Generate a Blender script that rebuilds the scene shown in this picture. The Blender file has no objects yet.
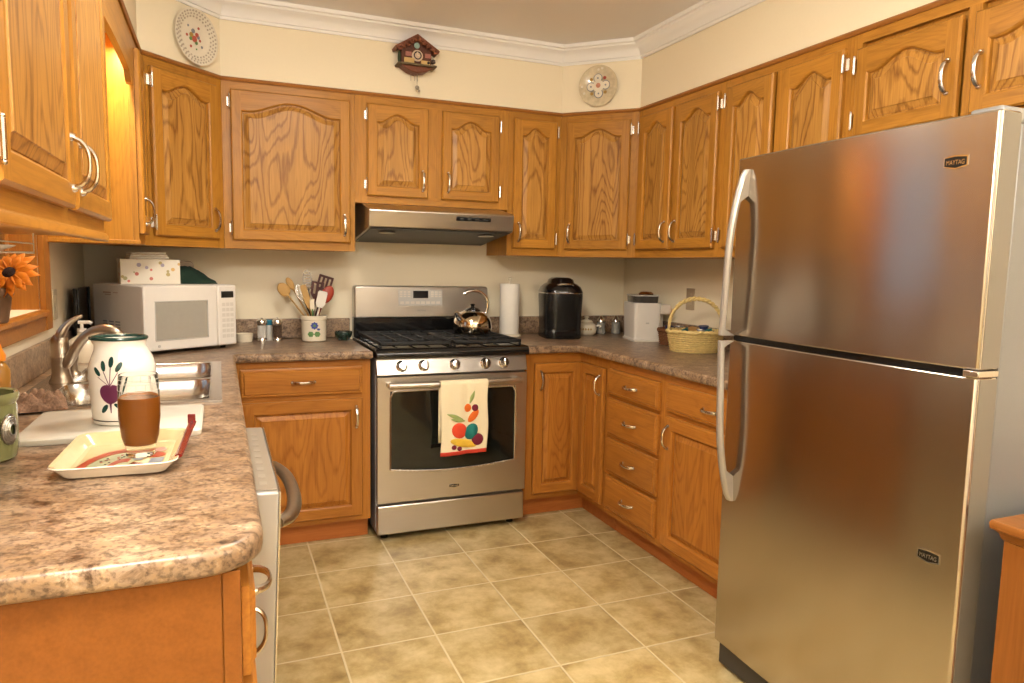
import bpy, bmesh, math, random
from mathutils import Vector, Matrix
R = math.radians
random.seed(7)
SC = bpy.context.scene
COL = SC.collection

# ------------------------------------------------------------------ camera, world, lights, exposure
cam_d = bpy.data.cameras.new('camera')
cam = bpy.data.objects.new('camera', cam_d)
COL.objects.link(cam)
cam_d.sensor_width = 36.0
cam_d.lens = 710.9 / 1024 * 36.0
cam_d.clip_start = 0.05
def _cam():
    y, p, r = R(22.403), R(-6.1015), R(1.1114)
    f = Vector((math.sin(y)*math.cos(p), math.cos(y)*math.cos(p), math.sin(p)))
    rt = Vector((math.cos(y), -math.sin(y), 0)); up = rt.cross(f)
    r2 = math.cos(r)*rt + math.sin(r)*up; u2 = -math.sin(r)*rt + math.cos(r)*up
    m = Matrix((r2, u2, -f)).transposed().to_4x4()
    m.translation = Vector((-0.6544, -3.8997, 1.3178))
    return m
cam.matrix_world = _cam()
SC.camera = cam
SC.view_settings.view_transform = 'Standard'
SC.view_settings.look = 'None'
SC.view_settings.gamma = 1.0
SC.view_settings.exposure = 0.0
SC.view_settings.use_curve_mapping = False
W = bpy.data.worlds.new('sky'); SC.world = W; W.use_nodes = True
W.node_tree.nodes['Background'].inputs[0].default_value = (0.75, 0.85, 1.0, 1)
W.node_tree.nodes['Background'].inputs[1].default_value = 0.6

def area(name, loc, size, power, color, target=None, shape='SQUARE', size_y=None, spread=180):
    l = bpy.data.lights.new(name, 'AREA'); l.energy = power; l.color = color; l.size = size
    l.shape = shape
    if size_y: l.shape = 'RECTANGLE'; l.size_y = size_y
    l.spread = R(spread)
    o = bpy.data.objects.new(name, l); COL.objects.link(o); o.location = loc
    if target is not None:
        o.rotation_euler = (Vector(target) - Vector(loc)).to_track_quat('-Z', 'Y').to_euler()
    return o
def lamp(name, loc, radius, power, color):
    l = bpy.data.lights.new(name, 'POINT'); l.energy = power; l.color = color; l.shadow_soft_size = radius
    o = bpy.data.objects.new(name, l); COL.objects.link(o); o.location = loc
    return o
lamp('added_bounce_light', (-0.84, -3.45, 2.26), 0.16, 88, (1.0, 0.945, 0.86))  # added point light standing in for flash bounced off the ceiling
area('added_kitchen_fill', (-0.20, -1.80, 2.375), 0.36, 20, (1.0, 0.945, 0.86), (-0.20, -1.80, 0), 'DISK')  # added downlight to brighten floor and worktops, no known fixture
area('added_uplight_fill', (1.1, -5.0, 1.84), 0.26, 120, (1.0, 0.945, 0.86), (1.1, -5.0, 3.0), 'DISK')  # added uplight, bounces off the ceiling behind the camera
area('added_rear_fill', (0.0, -6.35, 1.55), 2.2, 8, (1.0, 0.95, 0.88), (0.0, 0.0, 1.35), size_y=1.5)  # added soft fill from behind the camera, its window is invented
area('sink_lamp_light', (-0.973, -1.03, 2.082), 0.03, 7.0, (1.0, 0.76, 0.46), (-0.973, -1.03, 0), size_y=0.22)

# ------------------------------------------------------------------ materials
def mat(name):
    m = bpy.data.materials.new(name); m.use_nodes = True
    nt = m.node_tree; b = nt.nodes['Principled BSDF']
    return m, nt, b
def N(nt, t, **kw):
    n = nt.nodes.new(t)
    for k, v in kw.items(): setattr(n, k, v)
    return n
def plain(name, col, rough=0.5, metal=0.0, coat=0.0, spec=0.5, trans=0.0, ior=1.45, emit=None, noise=0.0, bump=0.0, nscale=40):
    m, nt, b = mat(name)
    b.inputs['Base Color'].default_value = (*col, 1); b.inputs['Roughness'].default_value = rough
    b.inputs['Metallic'].default_value = metal; b.inputs['Coat Weight'].default_value = coat
    b.inputs['Specular IOR Level'].default_value = spec
    b.inputs['Transmission Weight'].default_value = trans; b.inputs['IOR'].default_value = ior
    if emit:
        b.inputs['Emission Color'].default_value = (*emit[:3], 1); b.inputs['Emission Strength'].default_value = emit[3]
    tc = N(nt, 'ShaderNodeTexCoord'); nz = N(nt, 'ShaderNodeTexNoise')
    nz.inputs['Scale'].default_value = nscale; nz.inputs['Detail'].default_value = 4
    nt.links.new(tc.outputs['Object'], nz.inputs['Vector'])
    if noise:
        mx = N(nt, 'ShaderNodeMix', data_type='RGBA')
        mx.inputs[6].default_value = (*[c*(1-noise) for c in col], 1)
        mx.inputs[7].default_value = (*[min(1, c*(1+noise)) for c in col], 1)
        nt.links.new(nz.outputs['Fac'], mx.inputs[0]); nt.links.new(mx.outputs[2], b.inputs['Base Color'])
    if bump:
        bp = N(nt, 'ShaderNodeBump'); bp.inputs['Strength'].default_value = bump; bp.inputs['Distance'].default_value = 0.002
        nt.links.new(nz.outputs['Fac'], bp.inputs['Height']); nt.links.new(bp.outputs[0], b.inputs['Normal'])
    return m
def math_n(nt, op, a, b=None):
    n = N(nt, 'ShaderNodeMath', operation=op)
    for i, v in enumerate((a, b)):
        if v is None: continue
        if isinstance(v, (int, float)): n.inputs[i].default_value = v
        else: nt.links.new(v, n.inputs[i])
    return n.outputs[0]
def oak(name, axis='Z', fig=0.4, light=(0.485, 0.218, 0.032), dark=(0.19, 0.070, 0.008), tint=1.0, fscale=1.0):
    m, nt, b = mat(name)
    tc = N(nt, 'ShaderNodeTexCoord'); oi = N(nt, 'ShaderNodeObjectInfo')
    off = N(nt, 'ShaderNodeVectorMath', operation='MULTIPLY_ADD')
    cmb = N(nt, 'ShaderNodeCombineXYZ')
    nt.links.new(oi.outputs['Random'], cmb.inputs[0]); nt.links.new(oi.outputs['Random'], cmb.inputs[1]); nt.links.new(oi.outputs['Random'], cmb.inputs[2])
    nt.links.new(cmb.outputs[0], off.inputs[0]); off.inputs[1].default_value = (13.7, 7.3, 21.1)
    nt.links.new(tc.outputs['Object'], off.inputs[2])
    def mp(s_cross, s_along):
        g = N(nt, 'ShaderNodeMapping')
        g.inputs['Scale'].default_value = (s_cross, s_cross, s_along) if axis == 'Z' else ((s_along, s_cross, s_cross) if axis == 'X' else (s_cross, s_along, s_cross))
        nt.links.new(off.outputs[0], g.inputs[0]); return g.outputs[0]
    n1 = N(nt, 'ShaderNodeTexNoise'); n1.inputs['Scale'].default_value = 1.0; n1.inputs['Detail'].default_value = 1.2; n1.inputs['Roughness'].default_value = 0.4
    nt.links.new(mp(7.0*fscale, 1.5*fscale), n1.inputs['Vector'])
    NJ = N(nt, 'ShaderNodeTexNoise'); NJ.inputs['Scale'].default_value = 1.0; NJ.inputs['Detail'].default_value = 3
    nt.links.new(mp(60, 7.0), NJ.inputs['Vector'])
    v = math_n(nt, 'ADD', math_n(nt, 'MULTIPLY', n1.outputs['Fac'], 16.0), math_n(nt, 'MULTIPLY', NJ.outputs['Fac'], 0.9))
    fr = math_n(nt, 'FRACT', v)
    rp = N(nt, 'ShaderNodeValToRGB'); e = rp.color_ramp.elements
    e[0].position = 0.0; e[0].color = (0.15, 0.15, 0.15, 1); e[1].position = 1.0; e[1].color = (0.15, 0.15, 0.15, 1)
    a = rp.color_ramp.elements.new(0.55); a.color = (0.0, 0, 0, 1)
    a = rp.color_ramp.elements.new(0.80); a.color = (1, 1, 1, 1)
    a = rp.color_ramp.elements.new(0.92); a.color = (0.6, 0.6, 0.6, 1)
    nt.links.new(fr, rp.inputs[0])
    n2 = N(nt, 'ShaderNodeTexNoise'); n2.inputs['Scale'].default_value = 1.0; n2.inputs['Detail'].default_value = 5; n2.inputs['Roughness'].default_value = 0.65
    nt.links.new(mp(170, 5.0), n2.inputs['Vector'])
    n3 = N(nt, 'ShaderNodeTexNoise'); n3.inputs['Scale'].default_value = 1.0; n3.inputs['Detail'].default_value = 2
    nt.links.new(mp(28, 1.2), n3.inputs['Vector'])
    f = math_n(nt, 'MULTIPLY', rp.outputs[0], fig)
    s = math_n(nt, 'MULTIPLY', math_n(nt, 'SUBTRACT', n2.outputs['Fac'], 0.40), 1.15)
    s3 = math_n(nt, 'MULTIPLY', math_n(nt, 'SUBTRACT', n3.outputs['Fac'], 0.45), 0.7)
    t = N(nt, 'ShaderNodeMath', operation='ADD', use_clamp=True)
    nt.links.new(math_n(nt, 'ADD', f, s), t.inputs[0]); nt.links.new(s3, t.inputs[1])
    mx = N(nt, 'ShaderNodeMix', data_type='RGBA')
    mx.inputs[6].default_value = (*light, 1); mx.inputs[7].default_value = (*dark, 1)
    nt.links.new(t.outputs[0], mx.inputs[0])
    # board-to-board difference
    hv = N(nt, 'ShaderNodeHueSaturation')
    nt.links.new(math_n(nt, 'ADD', math_n(nt, 'MULTIPLY', oi.outputs['Random'], 0.16), 0.92*tint), hv.inputs['Value'])
    nt.links.new(mx.outputs[2], hv.inputs['Color'])
    nt.links.new(hv.outputs[0], b.inputs['Base Color'])
    b.inputs['Roughness'].default_value = 0.34
    b.inputs['Specular IOR Level'].default_value = 0.24
    bp = N(nt, 'ShaderNodeBump'); bp.inputs['Strength'].default_value = 0.12; bp.inputs['Distance'].default_value = 0.001
    nt.links.new(n2.outputs['Fac'], bp.inputs['Height']); nt.links.new(bp.outputs[0], b.inputs['Normal'])
    return m
OAKV = oak('oak upright grain', 'Z', 0.16)
OAKH = oak('oak level grain', 'X', 0.20)
OAKP = oak('oak plain sawn panel', 'Z', 0.62, light=(0.53, 0.265, 0.058), dark=(0.19, 0.070, 0.012))
BOAKL, BOAKD = (0.42, 0.163, 0.026), (0.20, 0.060, 0.008)
BV = oak('base oak upright grain', 'Z', 0.16, BOAKL, BOAKD)
BH = oak('base oak level grain', 'X', 0.20, BOAKL, BOAKD)
BP = oak('base oak panel', 'Z', 0.42, BOAKL, BOAKD)
VENEER_DIM = oak('shade-darkened oak end veneer', 'X', 0.12, (0.24, 0.082, 0.015), (0.15, 0.045, 0.008), fscale=0.6)  # veneer coloured darker for the weaker light on the end face
KICK = oak('toe kick board', 'X', 0.2, (0.50, 0.165, 0.038), (0.33, 0.09, 0.018))
CHESTM = oak('chest oak', 'Z', 0.15, (0.24, 0.085, 0.017), (0.14, 0.042, 0.007))
TRIMM = oak('cabinet trim', 'Y', 0.1, (0.36, 0.145, 0.033), (0.21, 0.075, 0.015))
PAINT = plain('cream wall paint', (0.86, 0.765, 0.575), 0.75, noise=0.015, bump=0.03, nscale=90)
CEIL = plain('ceiling paint', (0.87, 0.865, 0.87), 0.85, noise=0.01, bump=0.03, nscale=90)
WHITE = plain('white trim paint', (0.86, 0.85, 0.83), 0.45)
def stone(name):
    m, nt, b = mat(name)
    tc = N(nt, 'ShaderNodeTexCoord')
    mp = N(nt, 'ShaderNodeMapping'); mp.inputs['Scale'].default_value = (1.0, 1.0, 1.0); mp.inputs['Rotation'].default_value = (0, 0, R(20))
    nt.links.new(tc.outputs['Object'], mp.inputs[0])
    mp2 = N(nt, 'ShaderNodeMapping'); mp2.inputs['Scale'].default_value = (0.85, 1.25, 1.1); mp2.inputs['Rotation'].default_value = (0, 0, R(35))
    nt.links.new(tc.outputs['Object'], mp2.inputs[0])
    a = N(nt, 'ShaderNodeTexNoise'); a.inputs['Scale'].default_value = 30; a.inputs['Detail'].default_value = 6; a.inputs['Roughness'].default_value = 0.68; a.inputs['Distortion'].default_value = 0.5
    nt.links.new(mp2.outputs[0], a.inputs['Vector'])
    r = N(nt, 'ShaderNodeValToRGB'); e = r.color_ramp.elements
    e[0].position = 0.27; e[0].color = (0.045, 0.020, 0.012, 1)
    e[1].position = 0.78; e[1].color = (0.58, 0.50, 0.415, 1)
    for p, c in ((0.36, (0.11, 0.068, 0.042, 1)), (0.43, (0.23, 0.16, 0.108, 1)), (0.50, (0.33, 0.245, 0.180, 1)), (0.58, (0.38, 0.27, 0.17, 1)), (0.66, (0.47, 0.385, 0.305, 1))):
        x = r.color_ramp.elements.new(p); x.color = c
    nt.links.new(a.outputs['Fac'], r.inputs[0])
    c = N(nt, 'ShaderNodeTexNoise'); c.inputs['Scale'].default_value = 120; c.inputs['Detail'].default_value = 3
    nt.links.new(mp.outputs[0], c.inputs['Vector'])
    r2 = N(nt, 'ShaderNodeValToRGB'); e = r2.color_ramp.elements
    e[0].position = 0.36; e[0].color = (0.35, 0.33, 0.32, 1); e[1].position = 0.5; e[1].color = (1, 1, 1, 1)
    nt.links.new(c.outputs['Fac'], r2.inputs[0])
    mx = N(nt, 'ShaderNodeMix', data_type='RGBA', blend_type='MULTIPLY'); mx.inputs[0].default_value = 0.75
    nt.links.new(r.outputs[0], mx.inputs[6]); nt.links.new(r2.outputs[0], mx.inputs[7])
    # drifting grey-rose patches
    d = N(nt, 'ShaderNodeTexNoise'); d.inputs['Scale'].default_value = 11; d.inputs['Detail'].default_value = 3
    nt.links.new(mp2.outputs[0], d.inputs['Vector'])
    r3 = N(nt, 'ShaderNodeValToRGB'); r3.color_ramp.elements[0].position = 0.40; r3.color_ramp.elements[1].position = 0.66
    r3.color_ramp.elements[0].color = (0.76, 0.66, 0.55, 1); r3.color_ramp.elements[1].color = (1.07, 1.01, 0.94, 1)
    nt.links.new(d.outputs['Fac'], r3.inputs[0])
    mx2 = N(nt, 'ShaderNodeMix', data_type='RGBA', blend_type='MULTIPLY'); mx2.inputs[0].default_value = 1.0
    nt.links.new(mx.outputs[2], mx2.inputs[6]); nt.links.new(r3.outputs[0], mx2.inputs[7])
    nt.links.new(mx2.outputs[2], b.inputs['Base Color'])
    b.inputs['Roughness'].default_value = 0.30
    return m
STONE = stone('brown stone laminate')
TILE, TGX, TGY = 0.3312, -0.2982, -0.5781
def tiles():
    m, nt, b = mat('tan stone floor tiles')
    g = N(nt, 'ShaderNodeNewGeometry'); sp = N(nt, 'ShaderNodeSeparateXYZ'); nt.links.new(g.outputs['Position'], sp.inputs[0])
    u = math_n(nt, 'DIVIDE', math_n(nt, 'SUBTRACT', sp.outputs[0], TGX), TILE)
    v = math_n(nt, 'DIVIDE', math_n(nt, 'SUBTRACT', sp.outputs[1], TGY), TILE)
    def edge(t):
        f = math_n(nt, 'FRACT', t)
        return math_n(nt, 'MINIMUM', f, math_n(nt, 'SUBTRACT', 1.0, f))
    e = math_n(nt, 'MINIMUM', edge(u), edge(v))
    ln = N(nt, 'ShaderNodeMapRange'); ln.interpolation_type = 'SMOOTHSTEP'
    ln.inputs['From Min'].default_value = 0.006; ln.inputs['From Max'].default_value = 0.016
    nt.links.new(e, ln.inputs['Value'])
    cell = N(nt, 'ShaderNodeCombineXYZ'); nt.links.new(math_n(nt, 'FLOOR', u), cell.inputs[0]); nt.links.new(math_n(nt, 'FLOOR', v), cell.inputs[1])
    wn = N(nt, 'ShaderNodeTexWhiteNoise'); nt.links.new(cell.outputs[0], wn.inputs['Vector'])
    off = N(nt, 'ShaderNodeVectorMath', operation='MULTIPLY_ADD'); nt.links.new(wn.outputs['Color'], off.inputs[0]); off.inputs[1].default_value = (9, 9, 9)
    nt.links.new(g.outputs['Position'], off.inputs[2])
    n1 = N(nt, 'ShaderNodeTexNoise'); n1.inputs['Scale'].default_value = 8.0; n1.inputs['Detail'].default_value = 8; n1.inputs['Roughness'].default_value = 0.66; n1.inputs['Distortion'].default_value = 0.15
    nt.links.new(off.outputs[0], n1.inputs['Vector'])
    r = N(nt, 'ShaderNodeValToRGB'); el = r.color_ramp.elements
    el[0].position = 0.30; el[0].color = (0.27, 0.18, 0.066, 1); el[1].position = 0.72; el[1].color = (0.68, 0.555, 0.305, 1)
    x = el.new(0.44); x.color = (0.43, 0.315, 0.13, 1); x = el.new(0.56); x.color = (0.55, 0.43, 0.21, 1)
    nt.links.new(n1.outputs['Fac'], r.inputs[0])
    hv = N(nt, 'ShaderNodeHueSaturation'); nt.links.new(r.outputs[0], hv.inputs['Color'])
    nt.links.new(math_n(nt, 'ADD', math_n(nt, 'MULTIPLY', wn.outputs['Value'], 0.18), 0.91), hv.inputs['Value'])
    mx = N(nt, 'ShaderNodeMix', data_type='RGBA'); nt.links.new(ln.outputs[0], mx.inputs[0])
    mx.inputs[6].default_value = (0.68, 0.58, 0.36, 1); nt.links.new(hv.outputs[0], mx.inputs[7])
    nt.links.new(mx.outputs[2], b.inputs['Base Color'])
    b.inputs['Roughness'].default_value = 0.33
    bp = N(nt, 'ShaderNodeBump'); bp.inputs['Strength'].default_value = 0.5; bp.inputs['Distance'].default_value = 0.003
    h = math_n(nt, 'ADD', ln.outputs[0], math_n(nt, 'MULTIPLY', n1.outputs['Fac'], 0.25))
    nt.links.new(h, bp.inputs['Height']); nt.links.new(bp.outputs[0], b.inputs['Normal'])
    return m
TILES = tiles()
def steel(name, col=(0.60, 0.555, 0.50), rough=0.27, aniso=0.6, axis=(220, 220, 1.5), arot=0.0, tan='Z'):
    m, nt, b = mat(name)
    b.inputs['Metallic'].default_value = 1.0
    tc = N(nt, 'ShaderNodeTexCoord'); mp = N(nt, 'ShaderNodeMapping'); mp.inputs['Scale'].default_value = axis
    nt.links.new(tc.outputs['Object'], mp.inputs[0])
    nz = N(nt, 'ShaderNodeTexNoise'); nz.inputs['Scale'].default_value = 1.0; nz.inputs['Detail'].default_value = 3
    nt.links.new(mp.outputs[0], nz.inputs['Vector'])
    mx = N(nt, 'ShaderNodeMix', data_type='RGBA')
    mx.inputs[6].default_value = (*[c*0.975 for c in col], 1); mx.inputs[7].default_value = (*[min(1, c*1.025) for c in col], 1)
    nt.links.new(nz.outputs['Fac'], mx.inputs[0]); nt.links.new(mx.outputs[2], b.inputs['Base Color'])
    nt.links.new(math_n(nt, 'ADD', math_n(nt, 'MULTIPLY', nz.outputs['Fac'], 0.03), rough-0.015), b.inputs['Roughness'])
    b.inputs['Anisotropic'].default_value = aniso; b.inputs['Anisotropic Rotation'].default_value = arot
    if aniso:
        tg = N(nt, 'ShaderNodeTangent', direction_type='RADIAL', axis=tan)
        nt.links.new(tg.outputs[0], b.inputs['Tangent'])
    return m
STEEL = steel('brushed stainless upright', arot=0.25, aniso=0.5)
STEELF = steel('brushed stainless refrigerator', (0.50, 0.455, 0.405), 0.20, aniso=0.6, arot=0.25)
STEELH = steel('brushed stainless level', (0.55, 0.51, 0.46), axis=(1.5, 220, 220), aniso=0.0, rough=0.30)
SINKM = steel('satin sink steel', (0.62, 0.59, 0.55), 0.22, 0.0, (60, 60, 60))
NICKEL = plain('brushed nickel', (0.63, 0.58, 0.52), 0.22, 1.0, noise=0.05)
NICKELD = plain('warm brushed nickel', (0.40, 0.34, 0.27), 0.33, 1.0, noise=0.08)
CHROME = plain('polished chrome', (0.80, 0.78, 0.76), 0.06, 1.0, noise=0.02)
GREYP = plain('grey appliance paint', (0.30, 0.30, 0.30), 0.35, 0.35, noise=0.03)
BLACKE = plain('black enamel', (0.006, 0.006, 0.006), 0.14, coat=0.5, noise=0.1)
BLACKI = plain('black cast iron', (0.010, 0.010, 0.010), 0.55, noise=0.2, bump=0.2)
BLACKP = plain('black plastic', (0.008, 0.008, 0.008), 0.26, noise=0.1)
BLACKG = plain('glossy black plastic', (0.006, 0.006, 0.007), 0.12, coat=0.4, noise=0.1)
OVENG = plain('dark oven glass', (0.008, 0.009, 0.007), 0.06, spec=0.6, noise=0.1)
WPLAS = plain('white plastic', (0.78, 0.74, 0.68), 0.35, noise=0.02)
WPLAS2 = plain('warm white plastic', (0.70, 0.63, 0.54), 0.4, noise=0.02)
GREYD = plain('grey microwave window', (0.36, 0.34, 0.29), 0.16, noise=0.05)
LGREY = plain('pale grey plastic', (0.52, 0.50, 0.46), 0.4, noise=0.03)
CREAM = plain('cream stoneware', (0.80, 0.72, 0.56), 0.22, coat=0.4, noise=0.03)
CREAM2 = plain('white glazed stoneware', (0.84, 0.78, 0.70), 0.18, coat=0.5, noise=0.03)
DGREEN = plain('dark green glaze', (0.012, 0.045, 0.036), 0.25, noise=0.3)
PURPLE = plain('purple beet glaze', (0.105, 0.018, 0.055), 0.3, noise=0.4)
GREENG = plain('celadon green glaze', (0.20, 0.205, 0.085), 0.22, coat=0.5, noise=0.35, nscale=14)
PEWTER = plain('pewter', (0.45, 0.44, 0.42), 0.3, 1.0, noise=0.2, bump=0.6, nscale=160)
MARBLE = plain('pale marble', (0.74, 0.70, 0.60), 0.2, noise=0.10, nscale=12)
TRAYM = plain('cream melamine', (0.66, 0.53, 0.29), 0.2, coat=0.3, noise=0.08, nscale=25)
TRAYW = plain('pale tray rim', (0.82, 0.74, 0.62), 0.25, noise=0.03)
RED = plain('brick red print', (0.40, 0.055, 0.022), 0.3, noise=0.2)
DRED = plain('dark red lacquer', (0.16, 0.012, 0.010), 0.25, coat=0.4, noise=0.2)
MINT = plain('pale green print', (0.45, 0.48, 0.30), 0.3, noise=0.25, nscale=120)
DARKPR = plain('dark print', (0.05, 0.035, 0.03), 0.4, noise=0.3)
PINKPR = plain('pink and white print', (0.62, 0.32, 0.26), 0.4, noise=0.5, nscale=160)
GLASS = plain('clear glass', (0.99, 0.99, 0.98), 0.02, trans=1.0, ior=1.22, spec=0.5)
TEA = plain('iced tea', (0.23, 0.072, 0.009), 0.25, trans=0.0, spec=0.3, coat=0.0, noise=0.15, nscale=8)
ETCH = plain('white etched line', (0.55, 0.52, 0.46), 0.4, noise=0.05)
PAPER = plain('white paper', (0.85, 0.81, 0.73), 0.85, noise=0.03, bump=0.3, nscale=70)
CLOTHW = plain('cream cotton towel', (0.80, 0.70, 0.47), 0.9, noise=0.04, bump=0.4, nscale=300)
REDC = plain('red cloth border', (0.62, 0.055, 0.030), 0.9, noise=0.1)
ORANGE = plain('orange applique', (0.70, 0.14, 0.015), 0.9, noise=0.1)
TEAL = plain('teal applique', (0.01, 0.15, 0.13), 0.9, noise=0.2)
MAROON = plain('maroon applique', (0.16, 0.012, 0.03), 0.9, noise=0.2)
YELLOW = plain('yellow applique', (0.72, 0.45, 0.04), 0.9, noise=0.15)
LEAF = plain('pale green applique', (0.30, 0.36, 0.12), 0.9, noise=0.25)
TOMATO = plain('tomato red applique', (0.70, 0.065, 0.022), 0.9, noise=0.1)
TOWELB = plain('brown waffle cloth', (0.27, 0.16, 0.10), 0.95, noise=0.75, bump=1.0, nscale=150)
GREENC = plain('dark green cloth', (0.010, 0.030, 0.018), 0.95, noise=0.4, bump=0.8, nscale=120)
TANP = plain('tan plastic', (0.42, 0.32, 0.22), 0.5, noise=0.05)
WICKER = plain('pale wicker', (0.66, 0.50, 0.20), 0.6, noise=0.25, nscale=60)
WICKERD = plain('brown wicker', (0.16, 0.06, 0.02), 0.6, noise=0.35, nscale=60)
SPOONW = plain('beech wood', (0.52, 0.31, 0.10), 0.6, noise=0.15, nscale=30)
SPOOND = plain('dark nylon', (0.075, 0.016, 0.010), 0.6, noise=0.15)
REDN = plain('red silicone', (0.36, 0.040, 0.014), 0.4, noise=0.1)
WSIL = plain('white silicone', (0.80, 0.76, 0.68), 0.5, noise=0.02)
BLUEPR = plain('blue flower print', (0.05, 0.075, 0.30), 0.35, noise=0.3, nscale=150)
GREENPR = plain('green leaf print', (0.12, 0.24, 0.08), 0.35, noise=0.4, nscale=150)
BLUEC = plain('teal plastic cap', (0.02, 0.20, 0.30), 0.4, noise=0.1)
SALTM = plain('white salt', (0.82, 0.79, 0.74), 0.8, noise=0.05)
PEPM = plain('peppercorns', (0.10, 0.055, 0.035), 0.7, noise=0.8, nscale=260)
TERRA = plain('clay pot', (0.16, 0.085, 0.040), 0.7, noise=0.2, nscale=30)
PETAL = plain('orange petals', (0.85, 0.23, 0.008), 0.6, noise=0.35, nscale=40)
FCENT = plain('dark flower centre', (0.03, 0.012, 0.008), 0.8, noise=0.5, bump=1.0, nscale=400)
STEM = plain('leaf green', (0.04, 0.085, 0.02), 0.6, noise=0.3)
SOAPO = plain('orange soap cap', (0.80, 0.27, 0.02), 0.35, noise=0.05)
SOAPB = plain('clear amber soap', (0.72, 0.36, 0.07), 0.15, trans=0.5, noise=0.05)
CLOCKW = plain('carved walnut', (0.105, 0.030, 0.012), 0.5, noise=0.45, bump=0.7, nscale=90)
CLOCKR = plain('carved red brown roof', (0.17, 0.05, 0.02), 0.5, noise=0.4, bump=0.8, nscale=130)
CLOCKG = plain('mossy green paint', (0.05, 0.07, 0.03), 0.6, noise=0.4, nscale=120)
PLATEW = plain('cream porcelain', (0.76, 0.70, 0.58), 0.18, coat=0.4, noise=0.04)
PLATEG = plain('greenish gilt porcelain', (0.60, 0.51, 0.35), 0.22, coat=0.3, noise=0.35, nscale=45)
LACE = plain('pierced lace grey', (0.44, 0.38, 0.30), 0.5, noise=0.3)
ROSE = plain('rose print', (0.45, 0.09, 0.06), 0.35, noise=0.3)
GREYB = plain('grey blue print', (0.22, 0.24, 0.27), 0.35, noise=0.3)
OCHRE = plain('ochre print', (0.42, 0.25, 0.06), 0.35, noise=0.3)
LAMPW = plain('lamp diffuser', (0.9, 0.85, 0.75), 0.4, emit=(1.0, 0.80, 0.55, 4.0))
DISPLAY = plain('clock display', (0.01, 0.01, 0.012), 0.15, noise=0.1)
COPPER = plain('copper band', (0.55, 0.23, 0.08), 0.25, 0.9, noise=0.2)
SMOKE = plain('smoky lid plastic', (0.10, 0.09, 0.08), 0.1, trans=0.35, noise=0.1)
CURTAIN = plain('window shade cloth', (0.70, 0.66, 0.58), 0.9, noise=0.04)
def speckle(name, base, cols, scale, thr):
    """small printed sprigs scattered on a plain ground"""
    m, nt, b = mat(name)
    tc = N(nt, 'ShaderNodeTexCoord'); vo = N(nt, 'ShaderNodeTexVoronoi'); vo.inputs['Scale'].default_value = scale
    nt.links.new(tc.outputs['Object'], vo.inputs['Vector'])
    rp = N(nt, 'ShaderNodeValToRGB'); rp.color_ramp.interpolation = 'CONSTANT'
    els = rp.color_ramp.elements
    els[0].position = 0; els[0].color = (*cols[0], 1); els[1].position = 1.0/len(cols); els[1].color = (*cols[1], 1)
    for i, c in enumerate(cols[2:], 2): els.new(i/len(cols)).color = (*c, 1)
    sp = N(nt, 'ShaderNodeSeparateColor'); nt.links.new(vo.outputs['Color'], sp.inputs[0]); nt.links.new(sp.outputs[0], rp.inputs[0])
    mr = math_n(nt, 'LESS_THAN', vo.outputs['Distance'], thr)
    mx = N(nt, 'ShaderNodeMix', data_type='RGBA'); nt.links.new(mr, mx.inputs[0]); mx.inputs[6].default_value = (*base, 1)
    nt.links.new(rp.outputs[0], mx.inputs[7]); nt.links.new(mx.outputs[2], b.inputs['Base Color']); b.inputs['Roughness'].default_value = 0.6
    return m
TISSUE = speckle('sprigged carton', (0.78, 0.72, 0.60), [(0.55, 0.16, 0.12), (0.45, 0.36, 0.14), (0.36, 0.32, 0.40), (0.42, 0.40, 0.20), (0.62, 0.40, 0.14)], 34, 0.30)
PACKS = speckle('printed packets', (0.10, 0.09, 0.10), [(0.30, 0.05, 0.15), (0.05, 0.22, 0.24), (0.55, 0.52, 0.50), (0.04, 0.05, 0.14), (0.40, 0.22, 0.05)], 55, 0.5)

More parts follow.
